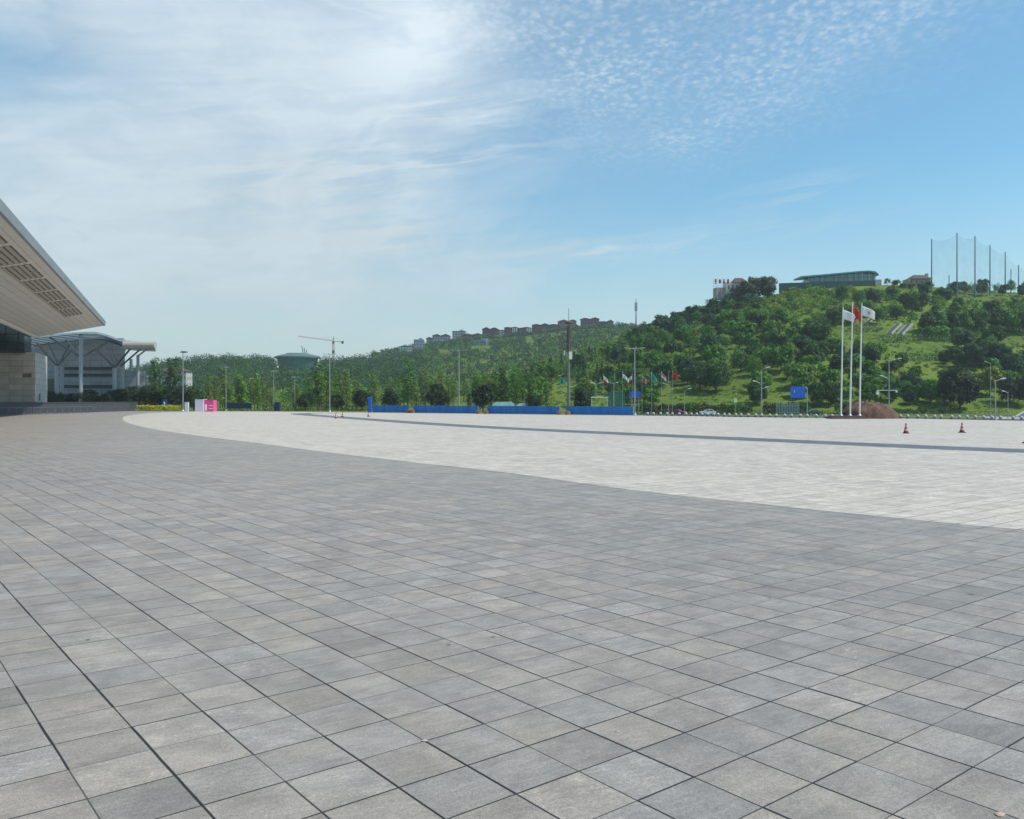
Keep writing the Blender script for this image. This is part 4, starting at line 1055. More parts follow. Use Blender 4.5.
for k in range(26):
    p, q = base.lerp(tp, k / 26), base.lerp(tp, (k + .5) / 26); jb.tube([p + Vector((0, -.6, 0)), q + Vector((0, 0, 1.1))], .08, 4); jb.tube([q + Vector((0, 0, 1.1)), base.lerp(tp, (k + 1) / 26) + Vector((0, .6, 0))], .08, 4)
jb.build('jib', M['crane'], r)
cj = MB(); cj.tube([base, ct], .45, 6); cj.build('counter_jib', M['crane'], r); MB().box(ct - Vector((0, 0, .8)), (2.2, 2.2, 2.6)).build('counterweight', M['crane_dark'], r)
hd = MB(); hd.tube([base + Vector((-.5, 0, 0)), pk_], .25, 5); hd.tube([base + Vector((.5, 0, 0)), pk_], .25, 5); hd.tube([pk_, base.lerp(tp, .62)], .07, 4); hd.tube([pk_, ct], .07, 4); hd.build('head', M['crane'], r)
MB().box((.2, -1.6, zj - 1.4), (1.8, 1.8, 2.4)).build('cab', M['crane_dark'], r)
MB().box((0, 0, zj - 11), (2.3, 2.3, 3.4)).build('climbing_collar', M['crane_dark'], r)

Y = 800.0; xc = gx(297.5, Y); z0 = gz(367.5, Y); hw = (gx(319, Y) - gx(276, Y)) / 2; hh = gz(353.2, Y) - z0
r = thing('drum_building', (xc, Y, z0), 'low oval building with teal glass band crowning the far hill', 'building')
M['drum_roof'] = plain('drum roof', (.10, .155, .17), .5, var=.1, scale=.1)
def oval(prof, name, mat, par):
    b = MB(); vs, fs = [], []; N = 40
    for k, z in prof:
        for i in range(N): a = 2 * PI * i / N; vs.append((hw * k * math.cos(a), hw * .7 * k * math.sin(a), z))
    for j in range(len(prof) - 1):
        for i in range(N): fs.append((j * N + i, j * N + (i + 1) % N, (j + 1) * N + (i + 1) % N, (j + 1) * N + i))
    fs += [tuple(range((len(prof) - 1) * N, len(prof) * N))]; b.add(vs, fs); return b.build(name, mat, par)
oval([(.84, -8), (.86, 0), (.95, hh * .62)], 'glass_drum', M['teal_glass'], r)
ro = oval([(.95, hh * .62), (1.06, hh * .66), (1.06, hh * .76), (.9, hh * .84), (.55, hh * .95), (.5, hh)], 'roof', M['drum_roof'], r)
for k in range(3):
    MB().tube([(hw * .25 + k * 1.5, 0, hh), (hw * .25 + k * 2.2 - 1, 0, hh + 7 - k * 2)], .35, 5).build('aerial', M['dark_steel'], ro)

def window_mat(name, col, wcol, sx, sz):
    m, t, b = mat_nt(name); P = t.new('ShaderNodeTexCoord').outputs['Object']; x, y, z = t.sep(P); hx = t.m('ADD', x, t.m('MULTIPLY', y, .73))
    fx, fz = t.m('FRACT', t.m('DIVIDE', hx, sx)), t.m('FRACT', t.m('DIVIDE', z, sz))
    k = t.m('MULTIPLY', t.m('MULTIPLY', t.m('GREATER_THAN', fx, .28), t.m('LESS_THAN', fx, .78)), t.m('MULTIPLY', t.m('GREATER_THAN', fz, .3), t.m('LESS_THAN', fz, .78)))
    n = t.noise(P, .3, 3); t.put(b.inputs['Base Color'], t.mix(k, t.mix(n, tuple(c * .85 for c in col), tuple(c * 1.1 for c in col)), wcol)); b.inputs['Roughness'].default_value = .7
    return m
RB = [  # px0, px1, ytop, ybase, wall, roof, white bay share, label
    (414, 424, 338.2, 344, 'wall_blue', 0, 0, 'small blue grey house lowest on the far ridge'), (426.5, 432.5, 335.8, 341, 'wall_pink', 'roof_brown', 0, 'tiny pinkish house next to the grey brown block'),
    (433, 450, 333.5, 341, 'wall_grey', 'roof_brown', 0, 'grey block with brown roof on the far ridge'), (453, 466, 329.8, 339, 'wall_grey', 0, 0, 'plain grey block with roof box on the far ridge'),
    (461.5, 482, 332.5, 339.5, 'brick_red', 'roof_brown', 0, 'long low brown red terrace between grey block and villa row'), (471.5, 490.5, 338.6, 347.5, 'wall_blue', 0, .2, 'blue fronted building below the dark red blocks'),
    (483, 498.5, 327, 337.5, 'brick_red', 'roof_brown', 0, 'dark red block with sloped roof, first of the villa row'), (499, 504.6, 328, 337.5, 'wall_white', 'roof_brown', 0, 'narrow white block between dark red ones'),
    (505, 518.6, 325.6, 336.5, 'brick_red', 'roof_brown', .42, 'dark red block with wide white bay'), (519.5, 532.5, 326, 335.5, 'brick_red', 'roof_brown', .45, 'dark red block with white columns beside the long brown block'),
    (532.5, 558, 322.8, 333, 'brick_red', 'roof_brown', 0, 'long dark brown block before the tall mast'), (558.5, 575.5, 319, 330, 'brick_red', 'roof_brown', 0, 'dark brown block straight behind the tall mast'),
    (580.5, 599, 317, 328, 'brick_red', 'roof_brown', 0, 'highest dark brown block past the mast'), (599.5, 613, 319.6, 327, 'brick_red', 'roof_brown', 0, 'last dark brown block of the ridge row'),
    (439, 449, 346, 352, 'wall_blue', 0, .25, 'pale blue house below the grey ridge blocks'), (400, 412, 344.2, 348.6, 'wall_white', 'roof_brown', 0, 'long low whitish house beneath the ridge'), (526, 534, 337.5, 341, 'wall_white', 0, 0, 'small white hut on the slope under the red blocks')]
for a, b_, yt, yb, wm, rm, bay, lb in RB:
    Y = 1075.0 if yb < 343 else 1000.0; x0, x1 = gx(a, Y), gx(b_, Y); zt, zb = gz(yt + 1.5, Y), gz(yb, Y) - 6; w = x1 - x0; dp = min(14, w * .8)
    r = thing('ridge_building', ((x0 + x1) / 2, Y, zb), lb, 'building', 'buildings along the far ridge', R.uniform(-.15, .15)); h = zt - zb
    hr = 1.6 if rm else .5
    key = wm + '_win'
    if key not in M: M[key] = window_mat(wm + ' with windows', {'wall_blue': (.22, .30, .40), 'wall_pink': (.45, .34, .28), 'wall_grey': (.36, .37, .39), 'brick_red': (.20, .066, .062), 'wall_white': (.62, .60, .57)}[wm], (.06, .07, .09), 3.2, 3.2)
    wb = MB().box((0, 0, (h - hr) / 2), (w, dp, h - hr)).build('wall', M[key], r)
    if rm:
        ng = max(1, round(w / 11)); rb = MB()
        for q_ in range(ng):
            xa_, xb_ = -w / 2 - .4 + (w + .8) * q_ / ng, -w / 2 - .4 + (w + .8) * (q_ + 1) / ng; up = R.uniform(-.6, 1.5)
            rb.prism([(xa_, h - hr), (xb_, h - hr), (xb_, h - hr + .5), ((xa_ * .45 + xb_ * .55), h + up), (xa_, h - hr + .5)], lambda p, q, d: (p, d, q), -dp / 2 - .5 + .01 * q_, dp / 2 + .5)
        rb.build('roof', M[rm], r)
    else:
        rb = MB().box((0, 0, h - hr / 2), (w + .4, dp + .4, hr)).build('roof', M['concrete'], r)
        MB().box((w * .18, 0, h + .9), (w * .3, dp * .5, 1.8)).build('roof_box', M[wm], rb)
    if bay:
        bw = w * bay
        for k in range(3): MB().box((w / 2 - bw + bw * (k + .4) / 3, -dp / 2 - .3, (h - hr) / 2), (bw / 3 * .55, .7, h - hr)).build('white_bay', M['wall_white'], wb)

Y = 640.0; x = gx(636, Y); z0 = gz(322, Y)
r = thing('radio_tower', (x, Y, z0 - 4), 'thin radio tower with stacked antennas above the tree line', 'tower'); h = gz(298.5, Y) - z0 + 4
MB().tube([(0, 0, 0), (0, 0, h)], [.55, .16], 8).build('pole', M['lamp_dark'], r)
for k, zz in enumerate((.62, .72, .82)):
    b = MB()
    for q in range(3): a = q * 2.1 + .4; b.box((.8 * math.cos(a), .8 * math.sin(a), h * zz), (.45, .3, 2.0), a); b.tube([(0, 0, h * zz), (.8 * math.cos(a), .8 * math.sin(a), h * zz)], .06, 4)
    b.build('antenna_ring', M['lamp_dark'], r)

# villa with red letters on a rooftop frame
Y = 468.0; xc = gx(735, Y); z0 = tz(xc, Y); k = Y / F
r = thing('hilltop_villa', (xc, Y, z0), 'cream villa with brown hipped roof half hidden by ridge trees', 'villa')
zb = lambda py: gz(py, Y) - z0
wb = MB().box((0, 0, (zb(283.5) - 2) / 2), (21 * k, 8, zb(283.5) + 2)).build('wall', M['wall_white'], r)
def hip(x0, x1, d, z0_, z1, mat, name, par):
    b = MB(); i = (x1 - x0) * .28
    b.add([(x0, -d, z0_), (x1, -d, z0_), (x1, d, z0_), (x0, d, z0_), (x0 + i, 0, z1), (x1 - i, 0, z1)], [(0, 1, 5, 4), (1, 2, 5), (2, 3, 4, 5), (3, 0, 4), (3, 2, 1, 0)]); return b.build(name, mat, par)
hip(-4.5 * k, 11.5 * k, 5, zb(283.4), zb(278), M['roof_brown'], 'roof', r)
for i in range(5): MB().box((-8 * k + i * 4 * k, -4.02, zb(288)), (1.5 * k, .12, 2.2)).build('window', M['window'], wb)
MB().box((-13 * k, .5, zb(292) - 1), (15 * k, 6, zb(286) - zb(292) + 3)).build('side_wing', M['wall_pink'], r)
fr = thing('rooftop_lettering', (gx(722, Y - 6), Y - 6, tz(gx(722, Y - 6), Y - 6)), 'four red characters on a steel frame beside the cream villa', 'sign')
z0f = fr.location.z; zf = lambda py: gz(py, Y - 6) - z0f
f_ = MB()
for i in range(5): f_.tube([((-8.0 + 4.0 * i) * k, .3, 0), ((-8.0 + 4.0 * i) * k, .3, zf(278.5))], .09, 5)
for py in (278.5, 282, 286): f_.tube([(-8.2 * k, .3, zf(py)), (8.2 * k, .3, zf(py))], .08, 5)
f_.build('frame', M['white_paint'], fr)
strokes = [[(-.5, .9, .5, .9), (0, .9, 0, -.9), (-.6, .1, .6, .1), (-.6, -.9, .6, -.9), (-.5, .9, -.5, -.3)], [(-.5, .6, .5, .6), (-.5, .6, -.5, -.6), (.5, .6, .5, -.6), (-.5, -.6, .5, -.6), (0, 1, 0, -1), (-.5, 0, .5, 0)],
           [(0, 1, -.6, -.9), (0, 1, .6, -.9), (-.5, .2, .5, .2), (0, .2, 0, -.9)], [(-.6, .8, .6, .8), (-.3, .8, -.6, -.9), (.3, .8, .6, -.9), (-.5, 0, .5, 0), (-.2, -.5, .3, -.5)]]
for i, st in enumerate(strokes):
    b = MB(); cx, cz = (-6.0 + 4.0 * i) * k, zf(281.5)
    for a0, b0, a1, b1 in st: b.tube([(cx + a0 * 1.3 * k, 0, cz + b0 * 2.4 * k), (cx + a1 * 1.3 * k, 0, cz + b1 * 2.4 * k)], .26, 4)
    b.build('red_character', M['red_sign'], fr)
# long pavilion of the driving range
Y = 464.0; xa, xb = gx(799, Y), gx(876, Y); xm = (xa + xb) / 2; z0 = min(tz(xa, Y), tz(xb, Y)) - 1; k = Y / F; L2 = (xb - xa) / 2; zp = lambda py: gz(py, Y) - z0
r = thing('range_pavilion', (xm, Y, z0), 'long glazed pavilion with teal curved roof on the hilltop', 'pavilion')
b = MB(); prof = [(-L2, 277.0), (-L2 * .5, 275.4), (0, 273.7), (L2 * .5, 271.9), (L2 * .75, 271.4), (L2 * .92, 272.2), (L2, 275.0)]
top = [(x, zp(py)) for x, py in prof]; bot = [(x, z - .75) for x, z in reversed(top)]
b.prism(top + bot, lambda p, q, d: (p, d, q), -3.5, 9).build('roof', M['green_roof'], r)
gm = panel_mat('range glazing', (.16, .27, .28), 2.6, 0, .25, extra=(2, 2.2), rough=.2, spec=.6)
b = MB(); b.prism([(-L2 * .78, 0), (L2 * .93, 0), (L2 * .93, zp(274.8)), (L2 * .5, zp(273.9)), (-L2 * .78, zp(278.6))], lambda p, q, d: (p, d, q), -2, 7).build('glazing', gm, r)
for i in range(12):
    xx = -L2 * .97 + i * L2 * 1.9 / 11; MB().tube([(xx, -3.0, 0), (xx, -3.0, zp(np.interp(xx, [p[0] for p in prof], [p[1] for p in prof])) - .5)], .14, 6).build('column', M['lamp_pale'] if i > 8 else M['pole_grey'], r)
MB().box((L2 * 1.03, 1, zp(281) / 2), (3, 6, zp(279))).build('end_room', M['wall_grey'], r)
fz = thing('mesh_fence', (gx(790, Y - 8), Y - 8, tz(gx(790, Y - 8), Y - 8)), 'dark green mesh fence running below the teal-roofed pavilion', 'fence')
fm = MB(); pz = fz.location; FY = Y - 6; topz = lambda p: gz(np.interp(p, (779, 876), (283.2, 280.2)), FY)
for i in range(24):
    p0, p1 = 779 + i * 4.0, 779 + (i + 1) * 4.0; a, c = gx(p0, FY), gx(p1, FY); za, zc_ = tz(a, FY) - pz.z - .5, tz(c, FY) - pz.z - .5; ta, tc_ = topz(p0) - pz.z, topz(p1) - pz.z; dy = FY - pz.y
    fm.add([(a - pz.x, dy, za), (c - pz.x, dy, zc_), (c - pz.x, dy, tc_), (a - pz.x, dy, ta), (a - pz.x, dy + .08, za), (c - pz.x, dy + .08, zc_), (c - pz.x, dy + .08, tc_), (a - pz.x, dy + .08, ta)], [(0, 1, 2, 3), (7, 6, 5, 4), (3, 2, 6, 7)])
fm.build('mesh_panel', M['green_dark'], fz)
for i in range(9):
    p0 = 779 + i * 12; a = gx(p0, FY); MB().tube([(a - pz.x, FY - pz.y - .1, tz(a, FY) - pz.z - .4), (a - pz.x, FY - pz.y - .1, topz(p0) - pz.z + .3)], .09, 6).build('post', M['net_pole'], fz)
# small brown-roofed house
Y = 462.0; xc = gx(916.5, Y); z0 = tz(xc, Y) - 1; k = Y / F
r = thing('hilltop_house', (xc, Y, z0), 'small pinkish house with brown roof beside the net poles', 'house'); zp = lambda py: gz(py, Y) - z0
wb = MB().box((0, 0, zp(279.5) / 2), (22 * k, 7, zp(279.5))).build('wall', M['wall_pink'], r); hip(-9 * k, 12.5 * k, 4.6, zp(279.6), zp(275), M['roof_brown'], 'roof', r)
for i in range(4): MB().box(((-8 + i * 5) * k, -3.52, zp(282.6)), (1.5 * k, .1, 1.3)).build('window', M['window'], wb)
MB().box((10 * k, 0, zp(275.8)), (2.0 * k, 2, 2.4)).build('chimney', M['wall_pink'], r)
# net poles and hanging net
NP = [(931.6, 239, 284, 447), (957, 233, 291, 430), (975, 236, 291, 436), (990, 245, 291, 448), (1005.2, 252, 291, 462), (1018.6, 265, 290, 480), (1034, 270, 290, 495)]
pts3 = []
for i, (px, yt, yb, Y) in enumerate(NP):
    x = gx(px, Y); z0 = tz(x, Y) - .5; h = gz(yt, Y) - z0
    r = thing('net_pole', (x, Y, z0), f'tall dark steel pole of the driving range net, {ordinal(i)} from the small house', 'pole', 'poles holding the driving range net')
    MB().tube([(0, 0, 0), (0, 0, h)], [.34, .22], 10).build('pole', M['net_pole'], r); MB().tube([(0, -.5, h - .3), (0, .5, h - .3)], .08, 6).build('cross_arm', M['net_pole'], r)
    pts3.append((x, Y, gz(yt, Y) - .3, z0))
for px, yt, Y, lb in ((949, 275, 441, 'short dark pole between the first two net poles'), (1011, 269, 470, 'shorter dark pole between the last tall net poles')):
    x = gx(px, Y); z0 = tz(x, Y) - .5; r = thing('net_pole', (x, Y, z0), lb, 'pole', 'poles holding the driving range net'); h = gz(yt, Y) - z0
    MB().tube([(0, 0, 0), (0, 0, h)], [.26, .2], 8).build('pole', M['net_pole'], r); MB().lathe([(.4, 0), (.4, .1), (.28, .5)], 8).build('base', M['concrete'], r)
m, t, b = mat_nt('golf net'); b.inputs['Base Color'].default_value = (.06, .12, .14, 1); b.inputs['Roughness'].default_value = .9
t.put(b.inputs['Alpha'], t.ramp(t.noise(t.new('ShaderNodeTexCoord').outputs['Object'], .12, 3), .3, .7, .07, .15)); M['net'] = m
nb_ = MB(); nx, nz = 10, 8
for (x0, Y0, zt0, zb0), (x1, Y1, zt1, zb1) in zip(pts3, pts3[1:]):
    vs, fs = [], []
    for i in range(nx + 1):
        s = i / nx; sag = 4 * s * (1 - s) * 1.7
        xx, yy = x0 + (x1 - x0) * s, Y0 + (Y1 - Y0) * s; zt = zt0 + (zt1 - zt0) * s - sag; zb_ = tz(xx, yy) + .3
        for j in range(nz + 1): vs.append((xx, yy + 4 * s * (1 - s) * .9 * math.sin(j / nz * PI), zt + (zb_ - zt) * j / nz))
    for i in range(nx):
        for j in range(nz): k = i * (nz + 1) + j; fs.append((k, k + 1, k + nz + 2, k + nz + 1))
    nb_.add(vs, fs)
tag(nb_.build('range_net', M['net'], smooth=True, recalc=False), 'faint grey net hanging between the tall driving range poles', 'net')
# earth bank below the nets
# concrete stairs up the slope
def stairway(a, b, w, label):
    A, B = on_land(*a), on_land(*b)
    A, B = Vector(A), Vector(B); d = (B - A); hd = Vector((d.x, d.y, 0)); L = hd.length; rz = math.atan2(hd.y, hd.x); n = max(6, int(L / .8))
    r = thing('stairway', A, label, 'stairs', 'pale stairs up the hill', rz); st = MB()
    for i in range(n):
        q = A + d * (i / n); zz = d.z * (i + .5) / n; st.box((L * (i + .5) / n, 0, zz - .6), (L / n + .01, w, 2.2))
    st.build('steps', M['concrete'], r)
    for s in (-1, 1):
        sl = MB(); sl.add([(0, s * w / 2, -1), (L, s * w / 2, d.z - 1), (L, s * w / 2, d.z + .5), (0, s * w / 2, .5), (0, s * (w / 2 + .4), -1), (L, s * (w / 2 + .4), d.z - 1), (L, s * (w / 2 + .4), d.z + .5), (0, s * (w / 2 + .4), .5)],
                          [(0, 1, 2, 3), (7, 6, 5, 4), (3, 2, 6, 7), (0, 3, 7, 4), (1, 5, 6, 2)]); sl.build('cheek_wall', M['concrete'], r)
stairway((889, 334.5), (899, 324.5), 1.6, 'pale concrete stairway on the slope, the one closer to the flagpoles')
stairway((900, 335), (910, 324.5), 1.6, 'pale concrete stairway on the slope, the one closer to the nets')
stairway((865, 325.5), (873, 319), 1.4, 'short pale stairway just behind the flags')
# ramp wall at the edge
Y = 200.0; x0 = gx(1016, Y); z0 = tz(x0, Y)
r = thing('ramp_wall', (x0, Y, z0 - .5), 'grey wedge-shaped ramp wall at the branch road', 'ramp wall')
MB().prism([(0, 0), (16, 0), (16, 9.5), (0, .6)], lambda p, q, d: (p + .58 * d, d, q), 0, 5).build('wall', M['concrete'], r); MB().prism([(0, .6), (16, 9.5), (16, 9.8), (0, .9)], lambda p, q, d: (p, d, q), -.15, .35).build('coping', M['wall_white'], r)

# ------------------------------------------------------------------ trees
RS = np.random.RandomState(11)
def leaf_quads(pos, nrm, size, asp=.6, rs=RS):
    n = len(pos)
    nrm = nrm / np.maximum(np.linalg.norm(nrm, axis=1, keepdims=True), 1e-6)
    t = rs.normal(size=(n, 3)); t -= nrm * (t * nrm).sum(1, keepdims=True); t /= np.maximum(np.linalg.norm(t, axis=1, keepdims=True), 1e-6)
    b = np.cross(nrm, t)
    s = size * rs.uniform(.6, 1.35, (n, 1)) if np.isscalar(size) else size[:, None] * rs.uniform(.6, 1.35, (n, 1))
    a = t * s * .5; c = b * s * .5 * asp
    bend = nrm * s * .12
    return np.stack([pos - a, pos - c + bend, pos + a, pos + c + bend], 1)
def lobes_cloud(lobes, n, size, rs=RS, inner=.22, bottom=.45, asp=.65, out=.75):
    L = np.array(lobes, float); w = (L[:, 3] * L[:, 4] + L[:, 4] * L[:, 5] + L[:, 3] * L[:, 5]); w /= w.sum()
    k = rs.choice(len(L), n, p=w); d = rs.normal(size=(n, 3)); d /= np.linalg.norm(d, axis=1, keepdims=True)
    low = (d[:, 2] < -.25) & (rs.uniform(size=n) < bottom); d[low, 2] *= -1
    rad = 1 - np.abs(rs.normal(0, .11, n)) + rs.normal(0, .05, n); ins = rs.uniform(size=n) < inner; rad[ins] *= rs.uniform(.3, 1, ins.sum())
    # tufts: pull the leaves together in small clumps so the outline breaks up
    pos = L[k, :3] + d * L[k, 3:6] * rad[:, None]
    nrm = d * out + rs.normal(size=(n, 3)) * .5 + np.array([0, 0, .25])
    return pos, nrm
def clump(pos, nrm, per, spread, rs=RS):
    p = np.repeat(pos, per, 0) + rs.normal(size=(len(pos) * per, 3)) * spread; q = np.repeat(nrm, per, 0) + rs.normal(size=(len(pos) * per, 3)) * .35
    return p, q

def lobes_round(rs, h, w, z0, nl):
    """lobes of a broad crown between z0 and h, width w"""
    out = []; zc = (h + z0) / 2; hz = (h - z0) / 2
    out.append((0, 0, zc, w * .33, w * .33, hz * .78))
    for i in range(nl):
        a = rs.uniform(0, 2 * PI); v = rs.uniform(-.75, .95); rr = w * .5 * math.sqrt(max(.05, 1 - v * v * .8)) * rs.uniform(.5, .78); s = w * rs.uniform(.13, .23)
        out.append((rr * math.cos(a), rr * math.sin(a), zc + v * hz * .74, s, s, s * rs.uniform(.65, .95)))
    return out
def trunk_mb(rs, h, r, limbs, z_split, spread):
    b = MB(); b.tube([(0, 0, -.5), (rs.uniform(-.05, .05), rs.uniform(-.05, .05), z_split * .5), (rs.uniform(-.1, .1), rs.uniform(-.1, .1), z_split), (rs.uniform(-.25, .25), rs.uniform(-.25, .25), h * .82)], [r * 1.25, r, r * .85, r * .2], 8)
    for i in range(limbs):
        a = 2 * PI * i / limbs + rs.uniform(-.4, .4); z = z_split * rs.uniform(.75, 1.25); e = spread * rs.uniform(.6, 1)
        b.tube([(0, 0, z), (e * .5 * math.cos(a), e * .5 * math.sin(a), z + (h - z) * .35), (e * math.cos(a), e * math.sin(a), z + (h - z) * rs.uniform(.5, .75))], [r * .5, r * .32, r * .1], 6)
    return b
VAR = {}
def variant(key, crown_q, trunk, h):
    me = quads_mesh('crown_' + key, crown_q, [M['leaf']])
    tm = None
    if trunk is not None:
        o = trunk.build('trunk_' + key, M['bark']); tm = o.data; bpy.data.objects.remove(o)
    VAR[key] = (me, tm, h)
for i in range(5):      # broad hill trees, unit height 8 m
    rs = np.random.RandomState(40 + i); h = 8.0; w = [7.6, 8.6, 6.6, 7.4, 9.2][i]; z0 = [.8, 1.0, .6, .5, 1.2][i]
    lb = lobes_round(rs, h, w, z0, 15); p, q = lobes_cloud(lb, 900, .5, rs, .06, .35, out=1.4); p, q = clump(p, q, 3, .22, rs)
    variant(f'broad{i}', leaf_quads(p, q, .62, .7, rs), trunk_mb(rs, h, .20, 5, 2.0, w * .36), h)
for i in range(3):      # dense dark tree, crown almost to the ground
    rs = np.random.RandomState(60 + i); h = 10.0; w = [9.2, 7.6, 8.4][i]
    lb = lobes_round(rs, h, w, .5, 28); p, q = lobes_cloud(lb, 1250, .4, rs, .08, .2, out=1.2); p, q = clump(p, q, 3, .2, rs)
    variant(f'dense{i}', leaf_quads(p, q, .46, .62, rs), trunk_mb(rs, h, .28, 6, 2.0, w * .36), h)
for i in range(2):      # full rounded heads, leaves down to the grass
    rs = np.random.RandomState(160 + i); h = 10.0; lb = [(0, 0, 5.3, 3.9, 3.9, 4.3)]
    for k in range(30):
        a = rs.uniform(0, 2 * PI); v = rs.uniform(-.92, .92); c_ = (1 - abs(v) ** 2.6) ** .4 * 3.7; s = rs.uniform(.8, 1.35); lb.append((c_ * math.cos(a), c_ * math.sin(a), 5.3 + v * 3.6, s, s, s * .9))
    p, q = lobes_cloud(lb, 2600, .4, rs, .05, .1, out=1.3); p, q = clump(p, q, 3, .18, rs)
    variant(f'round{i}', leaf_quads(p, q, .46, .66, rs), trunk_mb(rs, h, .28, 5, 1.4, 2.6), h)
for i in range(3):      # slim airy trees
    rs = np.random.RandomState(70 + i); h = 11.0; lb = []
    for k in range(16):
        f = k / 15; z = 2.6 + 8.0 * f; a = rs.uniform(0, 2 * PI); rr = rs.uniform(.2, 1.0) * (1.0 - .45 * f); s = rs.uniform(.45, .95) * (1.1 - .5 * f)
        lb.append((rr * math.cos(a), rr * math.sin(a), z, s, s, s * 1.5))
    p, q = lobes_cloud(lb, 250, .4, rs, .4, .3); p, q = clump(p, q, 3, .20, rs)
    variant(f'slim{i}', leaf_quads(p, q, .40, .5, rs), trunk_mb(rs, h, .11, 5, 3.5, 1.2), h)
for i in range(2):      # pointed dark conifers
    rs = np.random.RandomState(80 + i); h = 11.0; n = 700
    f = rs.uniform(0, 1, n) ** 1.4; a = rs.uniform(0, 2 * PI, n); tier = .75 + .25 * np.cos(f * 55); r0 = (1 - f) ** .8 * 2.3 * tier * (1 - np.abs(rs.normal(0, .2, n)))
    p = np.stack([r0 * np.cos(a), r0 * np.sin(a), .9 + f * (h - .9)], 1); q = np.stack([np.cos(a), np.sin(a), .5 + 0 * a], 1) + rs.normal(size=(n, 3)) * .4; p, q = clump(p, q, 3, .2, rs)
    variant(f'cone{i}', leaf_quads(p, q, .42, .5, rs), trunk_mb(rs, h, .16, 0, 3, 1), h)
for i in range(3):      # low bushes, unit height 2 m
    rs = np.random.RandomState(90 + i); lb = [(0, 0, .7, 1.0, 1.0, .9)]
    for k in range(9):
        a = rs.uniform(0, 2 * PI); s = rs.uniform(.35, .6); lb.append((rs.uniform(.4, .9) * math.cos(a), rs.uniform(.4, .9) * math.sin(a), rs.uniform(.4, 1.35), s, s, s))
    p, q = lobes_cloud(lb, 260, .2, rs, .1, .75); p, q = clump(p, q, 3, .09, rs); p[:, 2] = np.maximum(p[:, 2], .03)
    variant(f'bush{i}', leaf_quads(p, q, .26, .6, rs), None, 2.0)
for i in range(2):      # clipped round-headed small trees
    rs = np.random.RandomState(97 + i); h = 5.0; lb = [(0, 0, 2.9, 2.0, 2.0, 2.05)]
    for k in range(14):
        a = rs.uniform(0, 2 * PI); v = rs.uniform(-.8, .9); c_ = math.sqrt(1 - v * v) * 1.75; s = rs.uniform(.4, .7); lb.append((c_ * math.cos(a), c_ * math.sin(a), 2.9 + v * 1.75, s, s, s))
    p, q = lobes_cloud(lb, 620, .3, rs, .08, .1); p, q = clump(p, q, 3, .14, rs)
    variant(f'clip{i}', leaf_quads(p, q, .34, .62, rs), trunk_mb(rs, h, .13, 4, 1.0, 1.0), h)

crest0 = lambda px: float(np.interp(px, A_PX, A_PY))
G = {'dark': (.036, .096, .019), 'mid': (.080, .195, .024), 'light': (.150, .265, .030), 'lime': (.215, .255, .020), 'blue': (.036, .090, .044), 'brown': (.070, .084, .032), 'willow': (.135, .195, .048)}
WORD = {'dark': 'dark green', 'mid': 'mid green', 'light': 'fresh green', 'lime': 'yellow green', 'blue': 'bluish green', 'brown': 'olive brown', 'willow': 'pale green'}
TREES = []
def plant(name, key, x, Y, h, tint, label, cat, group=None, wide=1.0, z=None):
    me, tm, h0 = VAR[key]; s = h / h0
    r = bpy.data.objects.new(name, None); COL.objects.link(r); r.empty_display_size = .3
    r.location = (x, Y, (z_at(x, Y) if z is None else z) - .05); r.rotation_euler.z = R.uniform(0, 2 * PI); r.scale = (s * wide, s * wide, s)
    tag(r, label, cat, group); j = R.uniform(.82, 1.18); c = G[tint] if isinstance(tint, str) else tint
    o = link('foliage' if tm is None else 'crown', me, r); o.color = (c[0] * j * R.uniform(.92, 1.08), c[1] * j, c[2] * j, 1)
    if tm is not None: link('trunk', tm, r)
    TREES.append((r, x, Y)); return r
def plant_px(name, key, px, py, hpx, tint, label, cat, group=None, wide=1.0, Y=None):
    if Y is None:
        p = on_land(px, py, 236); x, Y, z = p
    else: x, z = gx(px, Y), z_at(gx(px, Y), Y)
    return plant(name, key, x, Y, hpx * Y / F, tint, label, cat, group, wide, z)

# placed one by one: trees the photograph shows plainly
plant_px('dense_tree', 'round0', 960, 409.2, 43, (.022, .050, .018), 'big dark round tree alone on the lawn behind the second cone', 'tree', None, .92)
plant_px('dense_tree', 'round1', 757, 405, 25, 'dark', 'dark clipped tree with straight sides right behind the three-armed street lamp', 'tree', None, .85)
plant_px('dense_tree', 'round0', 816, 406.5, 26, 'dark', 'dark rounded tree next to the blue direction sign post', 'tree', None, .72)
plant_px('dense_tree', 'round1', 831, 406, 25, 'dark', 'dark rounded tree between the blue sign and the tall flagpoles', 'tree', None, .78)
plant_px('dense_tree', 'round1', 930, 404, 26, 'mid', 'dark green tree between the soil mound and the big round tree', 'tree', None, .8)
plant_px('broad_tree', 'broad3', 990, 396, 29, 'lime', 'bright yellow green tree beside the big dark round tree', 'tree', None, .9)
plant_px('dense_tree', 'dense0', 1010, 405.5, 33, (.02, .042, .018), 'dark tree group member just behind the slim lamp at the branch road', 'tree', None, .8)
plant_px('dense_tree', 'dense1', 1026, 406, 34, (.02, .042, .018), 'dark tree cut by the picture edge above the ramp wall', 'tree', None, .9)
plant_px('dense_tree', 'dense2', 716, 393, 33, 'dark', 'big dark spreading tree above the white car', 'tree', None, 1.15)
plant_px('dense_tree', 'dense0', 700, 390, 27, 'dark', 'dark spreading tree between the slim lamp and the big one above the white car', 'tree', None, 1.1)
